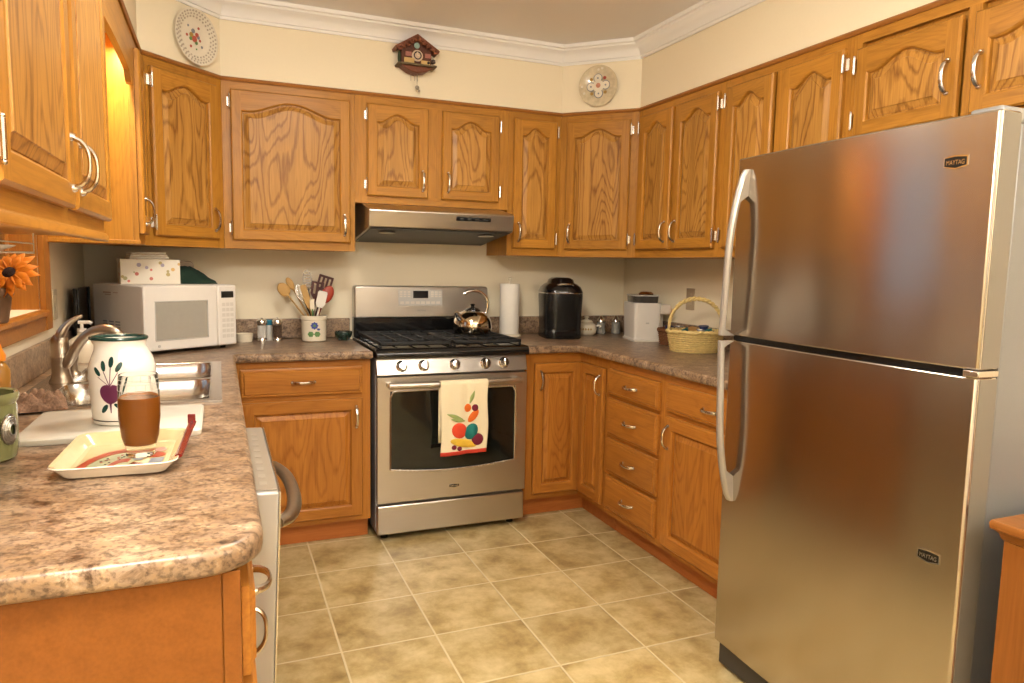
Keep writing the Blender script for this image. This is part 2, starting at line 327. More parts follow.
# ------------------------------------------------------------------ mesh helpers
class MB:
    """collects shapes; build() links them as one mesh object"""
    def __init__(s): s.v = []; s.f = []; s.m = []
    def add(s, vs, fs, mi=0):
        o = len(s.v); s.v += [tuple(v) for v in vs]; s.f += [tuple(i+o for i in f) for f in fs]; s.m += [mi]*len(fs)
        return s
    def box(s, x0, x1, y0, y1, z0, z1, mi=0):
        v = [(x0,y0,z0),(x1,y0,z0),(x1,y1,z0),(x0,y1,z0),(x0,y0,z1),(x1,y0,z1),(x1,y1,z1),(x0,y1,z1)]
        return s.add(v, [(0,3,2,1),(4,5,6,7),(0,1,5,4),(1,2,6,5),(2,3,7,6),(3,0,4,7)], mi)
    def prism(s, poly, a, b, axis='Z', mi=0):
        n = len(poly)
        def P(p, t):
            return (p[0], p[1], t) if axis == 'Z' else ((p[0], t, p[1]) if axis == 'Y' else (t, p[0], p[1]))
        v = [P(p, a) for p in poly] + [P(p, b) for p in poly]
        f = [tuple(range(n))[::-1], tuple(range(n, 2*n))] + [(i, (i+1) % n, n+(i+1) % n, n+i) for i in range(n)]
        return s.add(v, f, mi)
    def lathe(s, prof, n=32, c=(0,0,0), mi=0, axis='Z', sx=1.0, sy=1.0):
        vs = []; rows = []
        for r, z in prof:
            row = []
            if r < 1e-6: row = [len(vs)]; vs.append((0,0,z))
            else:
                for k in range(n):
                    a = 2*math.pi*k/n; row.append(len(vs)); vs.append((r*math.cos(a)*sx, r*math.sin(a)*sy, z))
            rows.append(row)
        fs = []
        for a, b in zip(rows, rows[1:]):
            for k in range(n):
                k2 = (k+1) % n
                if len(a) == 1 and len(b) == 1: continue
                if len(a) == 1: fs.append((a[0], b[k2], b[k]))
                elif len(b) == 1: fs.append((a[k], a[k2], b[0]))
                else: fs.append((a[k], a[k2], b[k2], b[k]))
        if axis == 'Y': vs = [(x, -z, y) for x, y, z in vs]
        elif axis == 'X': vs = [(z, y, -x) for x, y, z in vs]
        return s.add([(x+c[0], y+c[1], z+c[2]) for x, y, z in vs], fs, mi)
    def cyl(s, r, z0, z1, c=(0,0,0), n=24, mi=0, axis='Z', r2=None):
        return s.lathe([(0,z0),(r,z0),(r if r2 is None else r2,z1),(0,z1)], n, c, mi, axis)
    def ball(s, r, c=(0,0,0), n=16, mi=0, sc=(1,1,1)):
        prof = [(r*math.sin(math.pi*i/10), -r*math.cos(math.pi*i/10)) for i in range(11)]
        prof[0] = (0, -r); prof[-1] = (0, r)
        t = MB().lathe(prof, n)
        return s.add([(x*sc[0]+c[0], y*sc[1]+c[1], z*sc[2]+c[2]) for x, y, z in t.v], t.f, mi)
    def tube(s, pts, rad, n=10, mi=0, flat=(1,1), cap=True):
        pts = [Vector(p) for p in pts]; vs = []; fs = []
        rr = rad if isinstance(rad, (list, tuple)) else [rad]*len(pts)
        up = None
        for i, p in enumerate(pts):
            t = (pts[min(i+1, len(pts)-1)] - pts[max(i-1, 0)]).normalized()
            if up is None:
                up = Vector((0,0,1)) if abs(t.z) < 0.9 else Vector((1,0,0))
            up = (up - up.dot(t)*t).normalized(); sd = t.cross(up)
            for k in range(n):
                a = 2*math.pi*k/n
                vs.append(p + sd*math.cos(a)*rr[i]*flat[0] + up*math.sin(a)*rr[i]*flat[1])
        for i in range(len(pts)-1):
            for k in range(n):
                k2 = (k+1) % n
                fs.append((i*n+k, i*n+k2, (i+1)*n+k2, (i+1)*n+k))
        if cap:
            fs.append(tuple(range(n))[::-1]); fs.append(tuple(range((len(pts)-1)*n, len(pts)*n)))
        return s.add(vs, fs, mi)
    def xf(s, m):
        s.v = [tuple(m @ Vector(v)) for v in s.v]; return s
    def merge(s, o, m=None, mi=None):
        vs = [tuple((m @ Vector(v)) if m else v) for v in o.v]; k = len(s.v)
        s.v += vs; s.f += [tuple(i+k for i in f) for f in o.f]; s.m += [mi if mi is not None else x for x in o.m]
        return s
    def build(s, name, mats, parent=None, loc=None, rot=None, smooth=40, bevel=0.0, seg=2, sub=0):
        if not isinstance(mats, (list, tuple)): mats = [mats]
        me = bpy.data.meshes.new(name); me.from_pydata(s.v, [], s.f)
        for m in mats: me.materials.append(m)
        me.polygons.foreach_set('material_index', s.m)
        bm = bmesh.new(); bm.from_mesh(me); bmesh.ops.recalc_face_normals(bm, faces=bm.faces); bm.to_mesh(me); bm.free()
        if smooth:
            me.polygons.foreach_set('use_smooth', [True]*len(me.polygons))
            me.set_sharp_from_angle(angle=R(smooth))
        me.update()
        o = bpy.data.objects.new(name, me); COL.objects.link(o)
        if parent is not None: o.parent = parent
        if loc is not None: o.location = loc
        if rot is not None: o.rotation_euler = rot
        if bevel:
            b = o.modifiers.new('edge', 'BEVEL'); b.width = bevel; b.segments = seg; b.limit_method = 'ANGLE'; b.angle_limit = R(40); b.harden_normals = False
        if sub:
            q = o.modifiers.new('smooth', 'SUBSURF'); q.levels = sub; q.render_levels = sub
        return o
def thing(name, label, cat, loc=(0,0,0), rz=0.0, group=None):
    o = bpy.data.objects.new(name, None); COL.objects.link(o); o.empty_display_size = 0.05
    o.location = loc; o.rotation_euler = (0, 0, rz)
    o['label'] = label; o['category'] = cat
    if group: o['group'] = group
    return o
def tag(o, label, cat, group=None):
    o['label'] = label; o['category'] = cat
    if group: o['group'] = group
    return o
def struct(o): o['kind'] = 'structure'; return o
def text_mesh(s, size, depth=0.0004):
    c = bpy.data.curves.new('lettering', 'FONT'); c.body = s; c.size = size; c.align_x = 'CENTER'; c.align_y = 'CENTER'; c.extrude = depth
    t = bpy.data.objects.new('lettering', c); COL.objects.link(t)
    bpy.context.view_layer.update()
    me = bpy.data.meshes.new_from_object(t.evaluated_get(bpy.context.evaluated_depsgraph_get()))
    bpy.data.objects.remove(t)
    m = MB(); m.add([tuple(v.co) for v in me.vertices], [tuple(p.vertices) for p in me.polygons])
    return m
def arc(c, r, a0, a1, n, plane='XZ'):
    out = []
    for i in range(n+1):
        a = R(a0 + (a1-a0)*i/n); x, y = r*math.cos(a), r*math.sin(a)
        out.append((c[0]+x, c[1], c[2]+y) if plane == 'XZ' else ((c[0]+x, c[1]+y, c[2]) if plane == 'XY' else (c[0], c[1]+x, c[2]+y)))
    return out

# ------------------------------------------------------------------ room
XL, XR, U, D = -1.246, 1.709, 0.315, 0.618
UB, UT, ZC = 1.372, 2.130, 2.485        # upper cabinets' bottom and top, ceiling
YF = -6.6
def offset_poly(p, d):
    n = len(p); out = []
    for i in range(n):
        a, b, c = Vector(p[i-1]), Vector(p[i]), Vector(p[(i+1) % n])
        e1 = (b-a).normalized(); e2 = (c-b).normalized()
        n1 = Vector((-e1.y, e1.x)); n2 = Vector((-e2.y, e2.x))
        k = 1 + n1.dot(n2)
        out.append(tuple(b + (n1+n2)*(d/max(k, 0.2))))
    return out     # inward for a counter-clockwise polygon
struct(MB().box(XL-0.14, XR+0.14, YF-0.12, 0.12, -0.08, 0.0).build('floor', TILES, smooth=0))
struct(MB().box(XL-0.14, XR+0.14, YF-0.12, 0.12, ZC, ZC+0.08).build('ceiling', CEIL, smooth=0))
struct(MB().box(XL-0.14, XR+0.14, 0.0, 0.12, 0.0, ZC).build('wall_back', PAINT, smooth=0))
struct(MB().box(XR, XR+0.12, YF, 0.0, 0.0, ZC).build('wall_right', PAINT, smooth=0))
struct(MB().box(XL-0.14, XR+0.14, YF-0.12, YF, 0.0, ZC).build('wall_front', plain('taupe wall paint', (0.30, 0.26, 0.21), 0.8, noise=0.02), smooth=0))
WY0, WY1, WZ0, WZ1 = -1.62, -0.93, 1.13, 2.03
w = MB()
w.box(XL-0.12, XL, YF, WY0, 0, ZC).box(XL-0.12, XL, WY1, 0, 0, ZC).box(XL-0.12, XL, WY0, WY1, 0, WZ0).box(XL-0.12, XL, WY0, WY1, WZ1, ZC)
struct(w.build('wall_left', PAINT, smooth=0))
# window over the sink: oak casing, stool, apron, sash, glass
win = thing('window_1', 'oak cased window over the sink', 'window', (XL, (WY0+WY1)/2, WZ0)); struct(win)
L = lambda mb: mb.xf(Matrix.Translation(-Vector((XL, (WY0+WY1)/2, WZ0))))
c = MB()
c.box(XL, XL+0.02, WY1, WY1+0.095, WZ0-0.075, WZ1+0.09).box(XL, XL+0.02, WY0-0.055, WY0, WZ0-0.075, WZ1+0.09).box(XL, XL+0.02, WY0, WY1, WZ1, WZ1+0.09)
L(c).build('casing', BV, win, bevel=0.003)
c = MB(); c.box(XL-0.11, XL, WY1-0.012, WY1, WZ0, WZ1).box(XL-0.11, XL, WY0, WY0+0.012, WZ0, WZ1).box(XL-0.11, XL, WY0+0.012, WY1-0.012, WZ1-0.012, WZ1)
L(c).build('jamb', BV, win)
c = MB(); c.box(XL-0.11, XL+0.032, WY0+0.001, WY1-0.001, WZ0-0.024, WZ0-0.001)
L(c).build('sill', BH, win, bevel=0.006)
c = MB(); c.box(XL, XL+0.018, WY0+0.001, WY1-0.001, WZ0-0.075, WZ0-0.025)
L(c).build('apron', BH, win, bevel=0.003)
c = MB()
for a, b in ((WZ0, (WZ0+WZ1)/2+0.02), ((WZ0+WZ1)/2-0.02, WZ1-0.012)):
    x = XL-0.095 if a == WZ0 else XL-0.112
    c.box(x, x+0.015, WY0+0.012, WY0+0.06, a, b).box(x, x+0.015, WY1-0.06, WY1-0.012, a, b).box(x, x+0.015, WY0+0.06, WY1-0.06, a, a+0.045).box(x, x+0.015, WY0+0.06, WY1-0.06, b-0.045, b)
L(c).build('sash', BV, win)
c = MB(); c.box(XL-0.089, XL-0.086, WY0+0.06, WY1-0.06, WZ0+0.045, (WZ0+WZ1)/2-0.025); c.box(XL-0.106, XL-0.103, WY0+0.06, WY1-0.06, (WZ0+WZ1)/2+0.025, WZ1-0.057)
L(c).build('pane', GLASS, win)
# added window in the wall behind the camera, invented to light the room
win2 = thing('added_window', 'added unseen dining window with white frame', 'window', (0.0, YF, 0.8)); struct(win2)
c = MB()
for k in range(4):
    x0 = -1.15 + k*0.575
    c.box(x0, x0+0.575, 0.0, 0.03, 0.0, 0.06).box(x0, x0+0.575, 0.0, 0.03, 1.44, 1.5).box(x0, x0+0.05, 0.0, 0.03, 0.06, 1.44).box(x0+0.525, x0+0.575, 0.0, 0.03, 0.06, 1.44)
c.build('window_frame', WHITE, win2)
MB().box(-1.14, 1.14, 0.002, 0.012, 0.05, 1.45).build('shade', plain('glowing added shade', (0.8, 0.78, 0.72), 0.9, emit=(1.0, 0.92, 0.78, 0.08)), win2)  # faint glow belongs to the added window

# soffits above the wall cabinets and the mouldings that follow them
YE = -2.95
front = [(XL+U, YE), (XL+U, -D), (XL+D, -U), (XR-D, -U), (XR-U, -D), (XR-U, YE)]
so = MB()
ins = 0.003
so.prism([(XL, YE), (XL+U-ins, YE), (XL+U-ins, -D), (XL+D, -U+ins), (XR-D, -U+ins), (XR-U+ins, -D), (XR-U+ins, YE), (XR, YE), (XR, 0), (XL, 0)], UT+0.002, ZC)
struct(so.build('trim_1', PAINT, smooth=0)); bpy.data.objects['trim_1'].name = 'wall_soffit'
def sweep_plan(path, prof, closed=False):
    """prof: (out, z) with out measured away from the wall into the room (to the right of travel)"""
    m = MB(); n = len(prof); rows = []
    for i, p in enumerate(path):
        p = Vector(p)
        d1 = (p-Vector(path[i-1])).normalized() if i > 0 else None
        d2 = (Vector(path[i+1])-p).normalized() if i < len(path)-1 else None
        d1 = d1 or d2; d2 = d2 or d1
        n1 = Vector((d1.y, -d1.x)); n2 = Vector((d2.y, -d2.x)); k = (n1+n2)/max(1+n1.dot(n2), 0.2)
        rows.append([(p.x+k.x*o, p.y+k.y*o, z) for o, z in prof])
    vs = [v for r in rows for v in r]; fs = []
    for i in range(len(path)-1):
        for j in range(n):
            j2 = (j+1) % n
            fs.append((i*n+j, i*n+j2, (i+1)*n+j2, (i+1)*n+j))
    fs.append(tuple(range(n))); fs.append(tuple(range((len(path)-1)*n, len(path)*n))[::-1])
    return m.add(vs, fs)
crown = [(-0.002, ZC-0.092), (0.006, ZC-0.092), (0.008, ZC-0.080), (0.014, ZC-0.078), (0.017, ZC-0.066), (0.026, ZC-0.050), (0.040, ZC-0.036), (0.053, ZC-0.028), (0.056, ZC-0.020), (0.066, ZC-0.016), (0.068, ZC), (-0.002, ZC)]
struct(sweep_plan(front, crown).build('trim_1', WHITE, smooth=25))
tr = [(-0.004, UT-0.002), (0.007, UT-0.002), (0.012, UT+0.006), (0.011, UT+0.012), (0.006, UT+0.016), (-0.004, UT+0.016)]
struct(sweep_plan(front, tr).build('trim_2', TRIMM, smooth=30))

# ------------------------------------------------------------------ cabinet parts (local frame: x along the front, y into the wall, z up)
def arch_f(t): return (0.5*(1+math.cos(math.pi*min(1, abs(t)/0.84))))**0.82
def door_meshes(w, h, arch, sw=0.052, mats=3):
    """frame (rails and stiles) and raised panel of a door w by h, front at y=0"""
    x0, x1, z0 = sw, w-sw, sw
    zt = h - (sw if not arch else sw*0.92 + arch)         # shoulder height of the opening
    K = 28 if arch else 1
    top = []
    for i in range(K+1):
        t = -1+2*i/K
        top.append((x0+(x1-x0)*i/K, zt + (arch*arch_f(t) if arch else 0)))
    def ring(d):
        """opening outline shrunk by d"""
        r = [(x0+d, z0+d), (x1-d, z0+d)]
        for x, z in reversed(top):
            u = (x-(x0+x1)/2)/((x1-x0)/2)
            r.append(((x0+x1)/2 + u*((x1-x0)/2-d), z-d))
        return r
    f = MB(); e = 0.006; dp = 0.02
    # stiles (mat 0), rails (mat 1)
    o = -0.007
    zs = top[0][1]
    f.box(e, x0+o, 0, dp, e, h-e, 0).box(x1-o, w-e, 0, dp, e, h-e, 0)
    f.box(x0+o, x1-o, 0, dp, e, z0+o, 1)
    # top rail with shaped lower edge
    low = [(x, z) for x, z in zip([x0+o+(x1-x0-2*o)*i/K for i in range(K+1)], [z-o for _, z in top])]
    vs = [(x, 0, z) for x, z in low] + [(x, 0, h-e) for x, z in low] + [(x, dp, h-e) for x, z in low]
    n = K+1
    fs = [(i, i+1, n+i+1, n+i) for i in range(K)] + [(n+i, n+i+1, 2*n+i+1, 2*n+i) for i in range(K)]
    f.add(vs, fs, 1)
    # moulded outer edge
    ou = [(0, 0), (w, 0), (w, h), (0, h)]; inn = [(e, e), (w-e, e), (w-e, h-e), (e, h-e)]
    vs = [(x, 0.0, z) for x, z in inn] + [(x, 0.006, z) for x, z in ou] + [(x, dp, z) for x, z in ou]
    for i in range(4):
        j = (i+1) % 4; mi = 1 if i in (0, 2) else 0
        f.add([vs[i], vs[j], vs[4+j], vs[4+i]], [(0, 1, 2, 3)], mi); f.add([vs[4+i], vs[4+j], vs[8+j], vs[8+i]], [(0, 1, 2, 3)], mi)
    f.add([(x, dp, z) for x, z in ou], [(0, 1, 2, 3)], 0)
    # sticking: stepped inner edge
    r0, r1, r2 = ring(-0.007), ring(-0.002), ring(0.0)
    m = len(r0)
    vs = [(x, 0.0, z) for x, z in r0] + [(x, 0.0045, z) for x, z in r1] + [(x, 0.0148, z) for x, z in r2]
    for k in (0, 1):
        for i in range(m):
            j = (i+1) % m
            mi = 1 if (i == 0 or 2 <= i < m-1) else 0
            f.add([vs[k*m+i], vs[k*m+j], vs[(k+1)*m+j], vs[(k+1)*m+i]], [(0, 1, 2, 3)], mi)
    p = MB()
    r0, r1, r2, r3 = ring(-0.001), ring(0.005), ring(0.006), ring(0.025)
    vs = [(x, 0.0150, z) for x, z in r0] + [(x, 0.0150, z) for x, z in r1] + [(x, 0.0125, z) for x, z in r2] + [(x, 0.0050, z) for x, z in r3] + [(x, 0.0020, z) for x, z in ring(0.0265)]
    fs = []
    for k in range(4):
        for i in range(m):
            j = (i+1) % m; fs.append((k*m+i, k*m+j, (k+1)*m+j, (k+1)*m+i))
    b4 = 4*m
    # flat field as a fan-free strip
    fs.append((b4, b4+1, b4+2, b4+m-1))
    for i in range(K):
        pass
    tp = list(range(b4+2, b4+m))             # right shoulder ... left shoulder
    fs[-1] = tuple([b4, b4+1] + tp)
    p.add(vs, fs, 0)
    return f, p
def pull_mb(c, vertical=True, span=0.096, out=0.030, r=0.0052):
    """arched nickel pull with flared feet, centre c on the door face (y = face)"""
    m = MB(); pts = []; rad = []
    for i in range(15):
        t = -1+2*i/14
        s = t*span/2; y = -out*(1-abs(t)**2.6)**0.6 if abs(t) < 1 else 0
        pts.append((0, y, s)); rad.append(r*(0.85+0.35*abs(t)))
    m.tube(pts, rad, 8, flat=(1.25, 0.8))
    for sg in (-1, 1):
        m.lathe([(0, 0), (0.0085, 0), (0.0075, 0.004), (0.0055, 0.008), (0, 0.009)], 12, (0, 0, sg*span/2), axis='Y')
    if not vertical: m.xf(Matrix.Rotation(R(90), 4, 'Y'))
    return m.xf(Matrix.Translation(c))
def hinge_mb(c, side):
    m = MB(); s = 1 if side == 'R' else -1
    m.tube([(0, -0.004, -0.026), (0, -0.004, 0.026)], 0.0042, 8)
    m.ball(0.004, (0, -0.004, 0.029), 8).ball(0.004, (0, -0.004, -0.029), 8)
    m.box(min(0, s*0.010), max(0, s*0.010), 0.0165, 0.0195, -0.020, 0.020)
    m.box(-0.003, 0.003, -0.003, 0.017, -0.022, 0.022)
    return m.xf(Matrix.Translation(c))
def add_door(root, x0, x1, z0, z1, arch, hinge, pull, V, H, P, name='door', sw=0.052):
    w, h = x1-x0, z1-z0
    f, p = door_meshes(w, h, arch, sw)
    d = f.build(name, [V, H], root, (x0, -0.021, z0), smooth=30)
    p.build('panel', P, d, smooth=14)
    if hinge in ('L', 'R'):
        hx = w+0.004 if hinge == 'R' else -0.004
        for hz in (0.055, h-0.055):
            hinge_mb((hx, 0.001, hz), hinge).build('hinge', NICKEL, d)
    if pull:
        px = 0.030 if hinge in ('R', 'r') else w-0.030
        pz = {'low': 0.085, 'high': h-0.085, 'mid': h*0.42}[pull]
        pull_mb((px, 0, pz)).build('handle', NICKEL, d)
    return d
def add_drawer(root, x0, x1, z0, z1, V, H, P, pull=True):
    w, h = x1-x0, z1-z0; d = MB(); e = 0.012
    ou = [(0, 0), (w, 0), (w, h), (0, h)]
    def rg(k): return [(k, k), (w-k, k), (w-k, h-k), (k, h-k)]
    rows = [(0, 0.02), (0, 0.009), (0.006, 0.005), (0.013, 0.005), (0.017, 0.0), (w*0, 0)]
    vs = []
    for k, y in rows[:5]: vs += [(x, y, z) for x, z in rg(k)]
    fs = [(3, 2, 1, 0)]
    for q in range(4):
        for i in range(4):
            j = (i+1) % 4; fs.append((q*4+i, q*4+j, q*4+4+j, q*4+4+i))
    fs.append((16, 17, 18, 19))
    d.add(vs, fs)
    o = d.build('drawer', H, root, (x0, -0.021, z0), smooth=25)
    if pull: pull_mb((w/2, 0, h/2), False).build('handle', NICKEL, o)
    return o
def frame(root, w, h, opens, V, H, d=0.019, name='face_frame'):
    """face frame with openings cut by the fronts: stiles and rails as one mesh"""
    m = MB()
    xs = sorted({0, w} | {round(v, 4) for o in opens for v in o[:2]}); zs = sorted({0, h} | {round(v, 4) for o in opens for v in o[2:4]})
    m.box(0, w, 0, d, 0, h, 0)
    return m.build(name, [V, H], root, bevel=0.0015)
def face_frame(root, w, h, sl=0.04, sr=0.04, rt=0.035, rb=0.04, mids=(), V=None, H=None):
    m = MB(); t = 0.019
    m.box(0, sl, 0, t, 0, h, 0).box(w-sr, w, 0, t, 0, h, 0)
    m.box(sl, w-sr, 0, t, 0, rb, 1).box(sl, w-sr, 0, t, h-rt, h, 1)
    for a, b, c, d in mids: m.box(a, b, 0, t, c, d, 1 if (b-a) > (d-c) else 0)
    return m.build('face_frame', [V, H], root, smooth=0)
def wall_cabinet(label, loc, rz, w, h, doors, dep=U, mids=(), sl=0.035, sr=0.035, group=None, body=None, V=None, H=None, P=None):
    V, H, P = V or OAKV, H or OAKH, P or OAKP
    r = thing('wall_cabinet', label, 'cabinet', loc, rz, group)
    (body or MB().box(0.0005, w-0.0005, 0.0195, dep-0.002, 0, h)).build('carcass', V, r, smooth=0)
    face_frame(r, w, h, sl, sr, 0.035, 0.04, mids, V, H)
    for a in doors: add_door(r, *a, V, H, P)
    return r
HU = UT-UB
AR = 0.042
Z0, Z1 = 0.040, HU-0.038       # door bottom and top in a full-height wall cabinet
# back wall, from the left
w = 0.618-0.0
xa, xb = -0.027, 0.780
w1 = xa-(XL+D)
wall_cabinet('wide oak wall cabinet with one arched door above salt and pepper mills', (XL+D+0.001, -U, UB), 0, w1-0.002, HU, [(0.036, w1-0.026, Z0, Z1, 0.050, 'L', 'low')])
hb = 1.612
w2 = xb-xa
wall_cabinet('short oak wall cabinet with two arched doors over the range hood', (xa, -U, hb), 0, w2, UT-hb,
             [(0.058, 0.366, 0.036, UT-hb-0.038, 0.042, 'L', 'low'), (0.440, 0.752, 0.036, UT-hb-0.038, 0.042, 'R', 'low')], mids=[(0.36, 0.445, 0.04, UT-hb-0.035)], sl=0.06, sr=0.06)
w3 = (XR-D)-xb
wall_cabinet('narrow oak wall cabinet with one arched door right of the range hood', (xb+0.001, -U, UB), 0, w3-0.002, HU, [(0.028, w3-0.032, Z0, Z1, 0.042, 'R', 'low')])
# corner cabinets, five-sided
dl = (D-U)*math.sqrt(2)
def corner_body(w):
    q = D/math.sqrt(2)*1.0
    s = U/math.sqrt(2)-0.004
    dep = (2*D-(D-U))/math.sqrt(2)*1.0
    mid = w/2
    return MB().prism([(0.014, 0.0195), (w-0.014, 0.0195), (w+s-0.008, s), (mid, s+mid+s*0.0), (-s+0.008, s)], 0, HU)
wall_cabinet('oak corner wall cabinet under the pierced white plate', (XL+U, -D, UB), R(45), dl, HU, [(0.042, dl-0.042, Z0, Z1, AR, 'L', 'low')], body=corner_body(dl), sl=0.04, sr=0.04)
wall_cabinet('oak corner wall cabinet under the round patterned plate', (XR-D, -U, UB), R(-45), dl, HU, [(0.036, dl-0.040, Z0, Z1, AR, 'R', 'low')], body=corner_body(dl), sl=0.04, sr=0.04)
# right wall (local x runs towards the camera)
def right_cab(label, y0, y1, z0, doors, mids):
    w = y0-y1
    return wall_cabinet(label, (XR-U, y0-0.0005, z0), R(-90), w-0.001, UT-z0, [(y0-a, y0-b, c, d, e, f, g) for a, b, c, d, e, f, g in doors], mids=mids)
right_cab('two-door oak wall cabinet over the white ice machine and wicker basket', -D, -1.307, UB,
          [(-0.652, -0.940, Z0, Z1, AR, 'L', 'low'), (-0.966, -1.280, Z0, Z1, AR, 'R', 'low')], [(0.32, 0.35, 0.04, HU-0.035)])
right_cab('two-door oak wall cabinet running behind the refrigerator top left corner', -1.307, -1.982, UB,
          [(-1.335, -1.612, Z0, Z1, AR, 'L', 'low'), (-1.662, -1.955, Z0, Z1, AR, 'R', 'low')], [(0.31, 0.35, 0.04, HU-0.035)])
hf = UT-1.738
right_cab('short two-door oak wall cabinet above the refrigerator', -1.982, -2.90, 1.738,
          [(-2.012, -2.385, 0.042, hf-0.056, AR, 'L', 'mid'), (-2.425, -2.860, 0.042, hf-0.060, AR, 'R', 'mid')], [(0.41, 0.45, 0.04, hf-0.035)])
# left wall (local x runs away from the camera)
YN0, YN1 = -0.852, -D
nc = wall_cabinet('very narrow oak wall cabinet beside the lit window recess', (XL+U, YN0, UB), R(90), YN1-YN0-0.001, HU, [(0.018, YN1-YN0-0.022, Z0, Z1, 0.03, 'r', 'low')], sl=0.02, sr=0.02)
MB().box(-0.009, 0.0, -0.006, U-0.01, -0.002, 0.014).build('light_rail', OAKH, nc, bevel=0.003)
YB0, YB1 = -2.83, -1.745
w5 = YB1-YB0
lc = wall_cabinet('large two-door oak wall cabinet before the window with a hanging rack beneath', (XL+U, YB0, UB), R(90), w5, HU,
             [(0.048, 0.565, Z0, Z1, AR, 'L', 'low'), (0.598, w5-0.010, Z0, Z1, AR, 'r', 'low')], mids=[(0.55, 0.61, 0.04, HU-0.035)])
MB().prism([(-0.010, -0.012), (0.012, -0.012), (0.012, 0.010), (-0.004, 0.010), (-0.010, 0.002)], 0, w5, 'X').build('light_rail', OAKH, lc, bevel=0.003)
# scalloped valance between them, with the lamp behind it
vy0, vy1 = YB1, YN0
va = MB(); pts = [(vy0, UT-0.002), (vy1, UT-0.002)]
prof = []
L5 = vy1-vy0
for i in range(41):
    t = i/40; u = abs(2*t-1)
    if u > 0.93: z = 1.985
    elif u > 0.80: z = 1.945
    elif u > 0.70: z = 1.945+0.033*(0.5-0.5*math.cos((0.80-u)/0.10*math.pi))
    else: z = 1.978 + 0.008*(1-(u/0.70)**2)
    prof.append((vy0+L5*t, z))
poly = [(vy0, UT-0.002)] + prof + [(vy1, UT-0.002)]
n = len(prof)
vs = [(XL+U-0.019, y, z) for y, z in prof] + [(XL+U-0.019, y, UT-0.002) for y, z in prof] + [(XL+U, y, z) for y, z in prof] + [(XL+U, y, UT-0.002) for y, z in prof]
fs = []
for i in range(n-1):
    fs += [(i, i+1, n+i+1, n+i), (2*n+i, 3*n+i, 3*n+i+1, 2*n+i+1), (i, 2*n+i, 2*n+i+1, i+1), (n+i, n+i+1, 3*n+i+1, 3*n+i)]
fs += [(0, n, 3*n, 2*n), (n-1, 3*n-1, 4*n-1, 2*n-1)]
va.add(vs, fs)
tag(va.build('valance', oak('valance oak', 'Y', 0.15), smooth=20), 'scalloped oak valance board bridging the two cabinets above the sink window', 'valance')
sl = thing('strip_light', 'slim strip lamp glowing behind the oak valance over the sink', 'lamp', (-0.973, -1.03, 2.130))
MB().box(-0.022, 0.022, -0.14, 0.14, -0.03, 0.0).build('lamp_housing', WHITE, sl, bevel=0.003)
MB().box(-0.018, 0.018, -0.125, 0.125, -0.040, -0.0305).build('diffuser', LAMPW, sl, bevel=0.004)
def added_ceiling_light(label, x, y):  # made-up fixtures around the added lights, out of view
    cl = thing('added_ceiling_light', label, 'lamp', (x, y, ZC))
    MB().lathe([(0, 0), (0.21, 0), (0.21, -0.03), (0.20, -0.035), (0, -0.035)], 40).build('lamp_base', NICKEL, cl)
    MB().lathe([(0.195, -0.036), (0.19, -0.055), (0.14, -0.085), (0.07, -0.10), (0, -0.104)], 40).build('lamp_bowl', LAMPW, cl)
added_ceiling_light('added unseen flush ceiling lamp with frosted bowl towards the dining area', -0.84, -3.45)
added_ceiling_light('added unseen flush ceiling lamp with frosted bowl over the kitchen floor', -0.20, -1.80)
fl_ = thing('added_floor_lamp', 'added unseen uplighter floor lamp in the dining area', 'lamp', (1.1, -5.0, 0))  # added uplighter, put in to throw light on the ceiling
MB().lathe([(0, 0), (0.15, 0), (0.15, 0.012), (0.03, 0.03), (0.012, 0.04), (0.012, 1.70), (0, 1.70)], 28).build('pole', NICKELD, fl_)
MB().lathe([(0.013, 1.701), (0.05, 1.705), (0.13, 1.76), (0.17, 1.81), (0.165, 1.81), (0.12, 1.765), (0.013, 1.715)], 32).build('lamp_bowl', WHITE, fl_)

# ------------------------------------------------------------------ base cabinets
BT = 0.874; KZ = 0.105; FB = 0.610
def base_cabinet(label, loc, rz, w, fronts, mids, dep=FB, sl=0.035, sr=0.035, name='base_cabinet', kick=True):
    r = thing(name, label, 'cabinet', (loc[0], loc[1], 0), rz)
    h = BT-KZ
    MB().box(0.0005, w-0.0005, 0.0195, dep-0.003, KZ, BT).build('carcass', BV, r, smooth=0)
    m = MB(); t = 0.019
    m.box(0, sl, 0, t, KZ, BT, 0).box(w-sr, w, 0, t, KZ, BT, 0).box(sl, w-sr, 0, t, KZ, KZ+0.03, 1).box(sl, w-sr, 0, t, BT-0.042, BT, 1)
    for a, b, c, d in mids: m.box(a, b, 0, t, c, d, 1 if (b-a) > (d-c) else 0)
    m.build('face_frame', [BV, BH], r, smooth=0)
    if kick: MB().box(0, w, 0.068, 0.085, 0, KZ-0.001).build('toe_kick', KICK, r, smooth=0)
    for f in fronts:
        if f[0] == 'drawer': add_drawer(r, *f[1:5], BV, BH, BP)
        else: add_door(r, *f[1:5], 0, f[5], f[6], BV, BH, BP, sw=0.058)
    return r
wl = -0.012-(XL+0.636)
base_cabinet('base cabinet with one drawer over one door left of the range', (XL+0.636, -FB), 0, wl,
             [('drawer', 0.030, wl-0.038, 0.716, 0.842), ('door', 0.030, wl-0.038, 0.130, 0.692, 'L', 'high')], [(0.035, wl-0.045, 0.685, 0.725)], sr=0.045)
XB = XR-FB
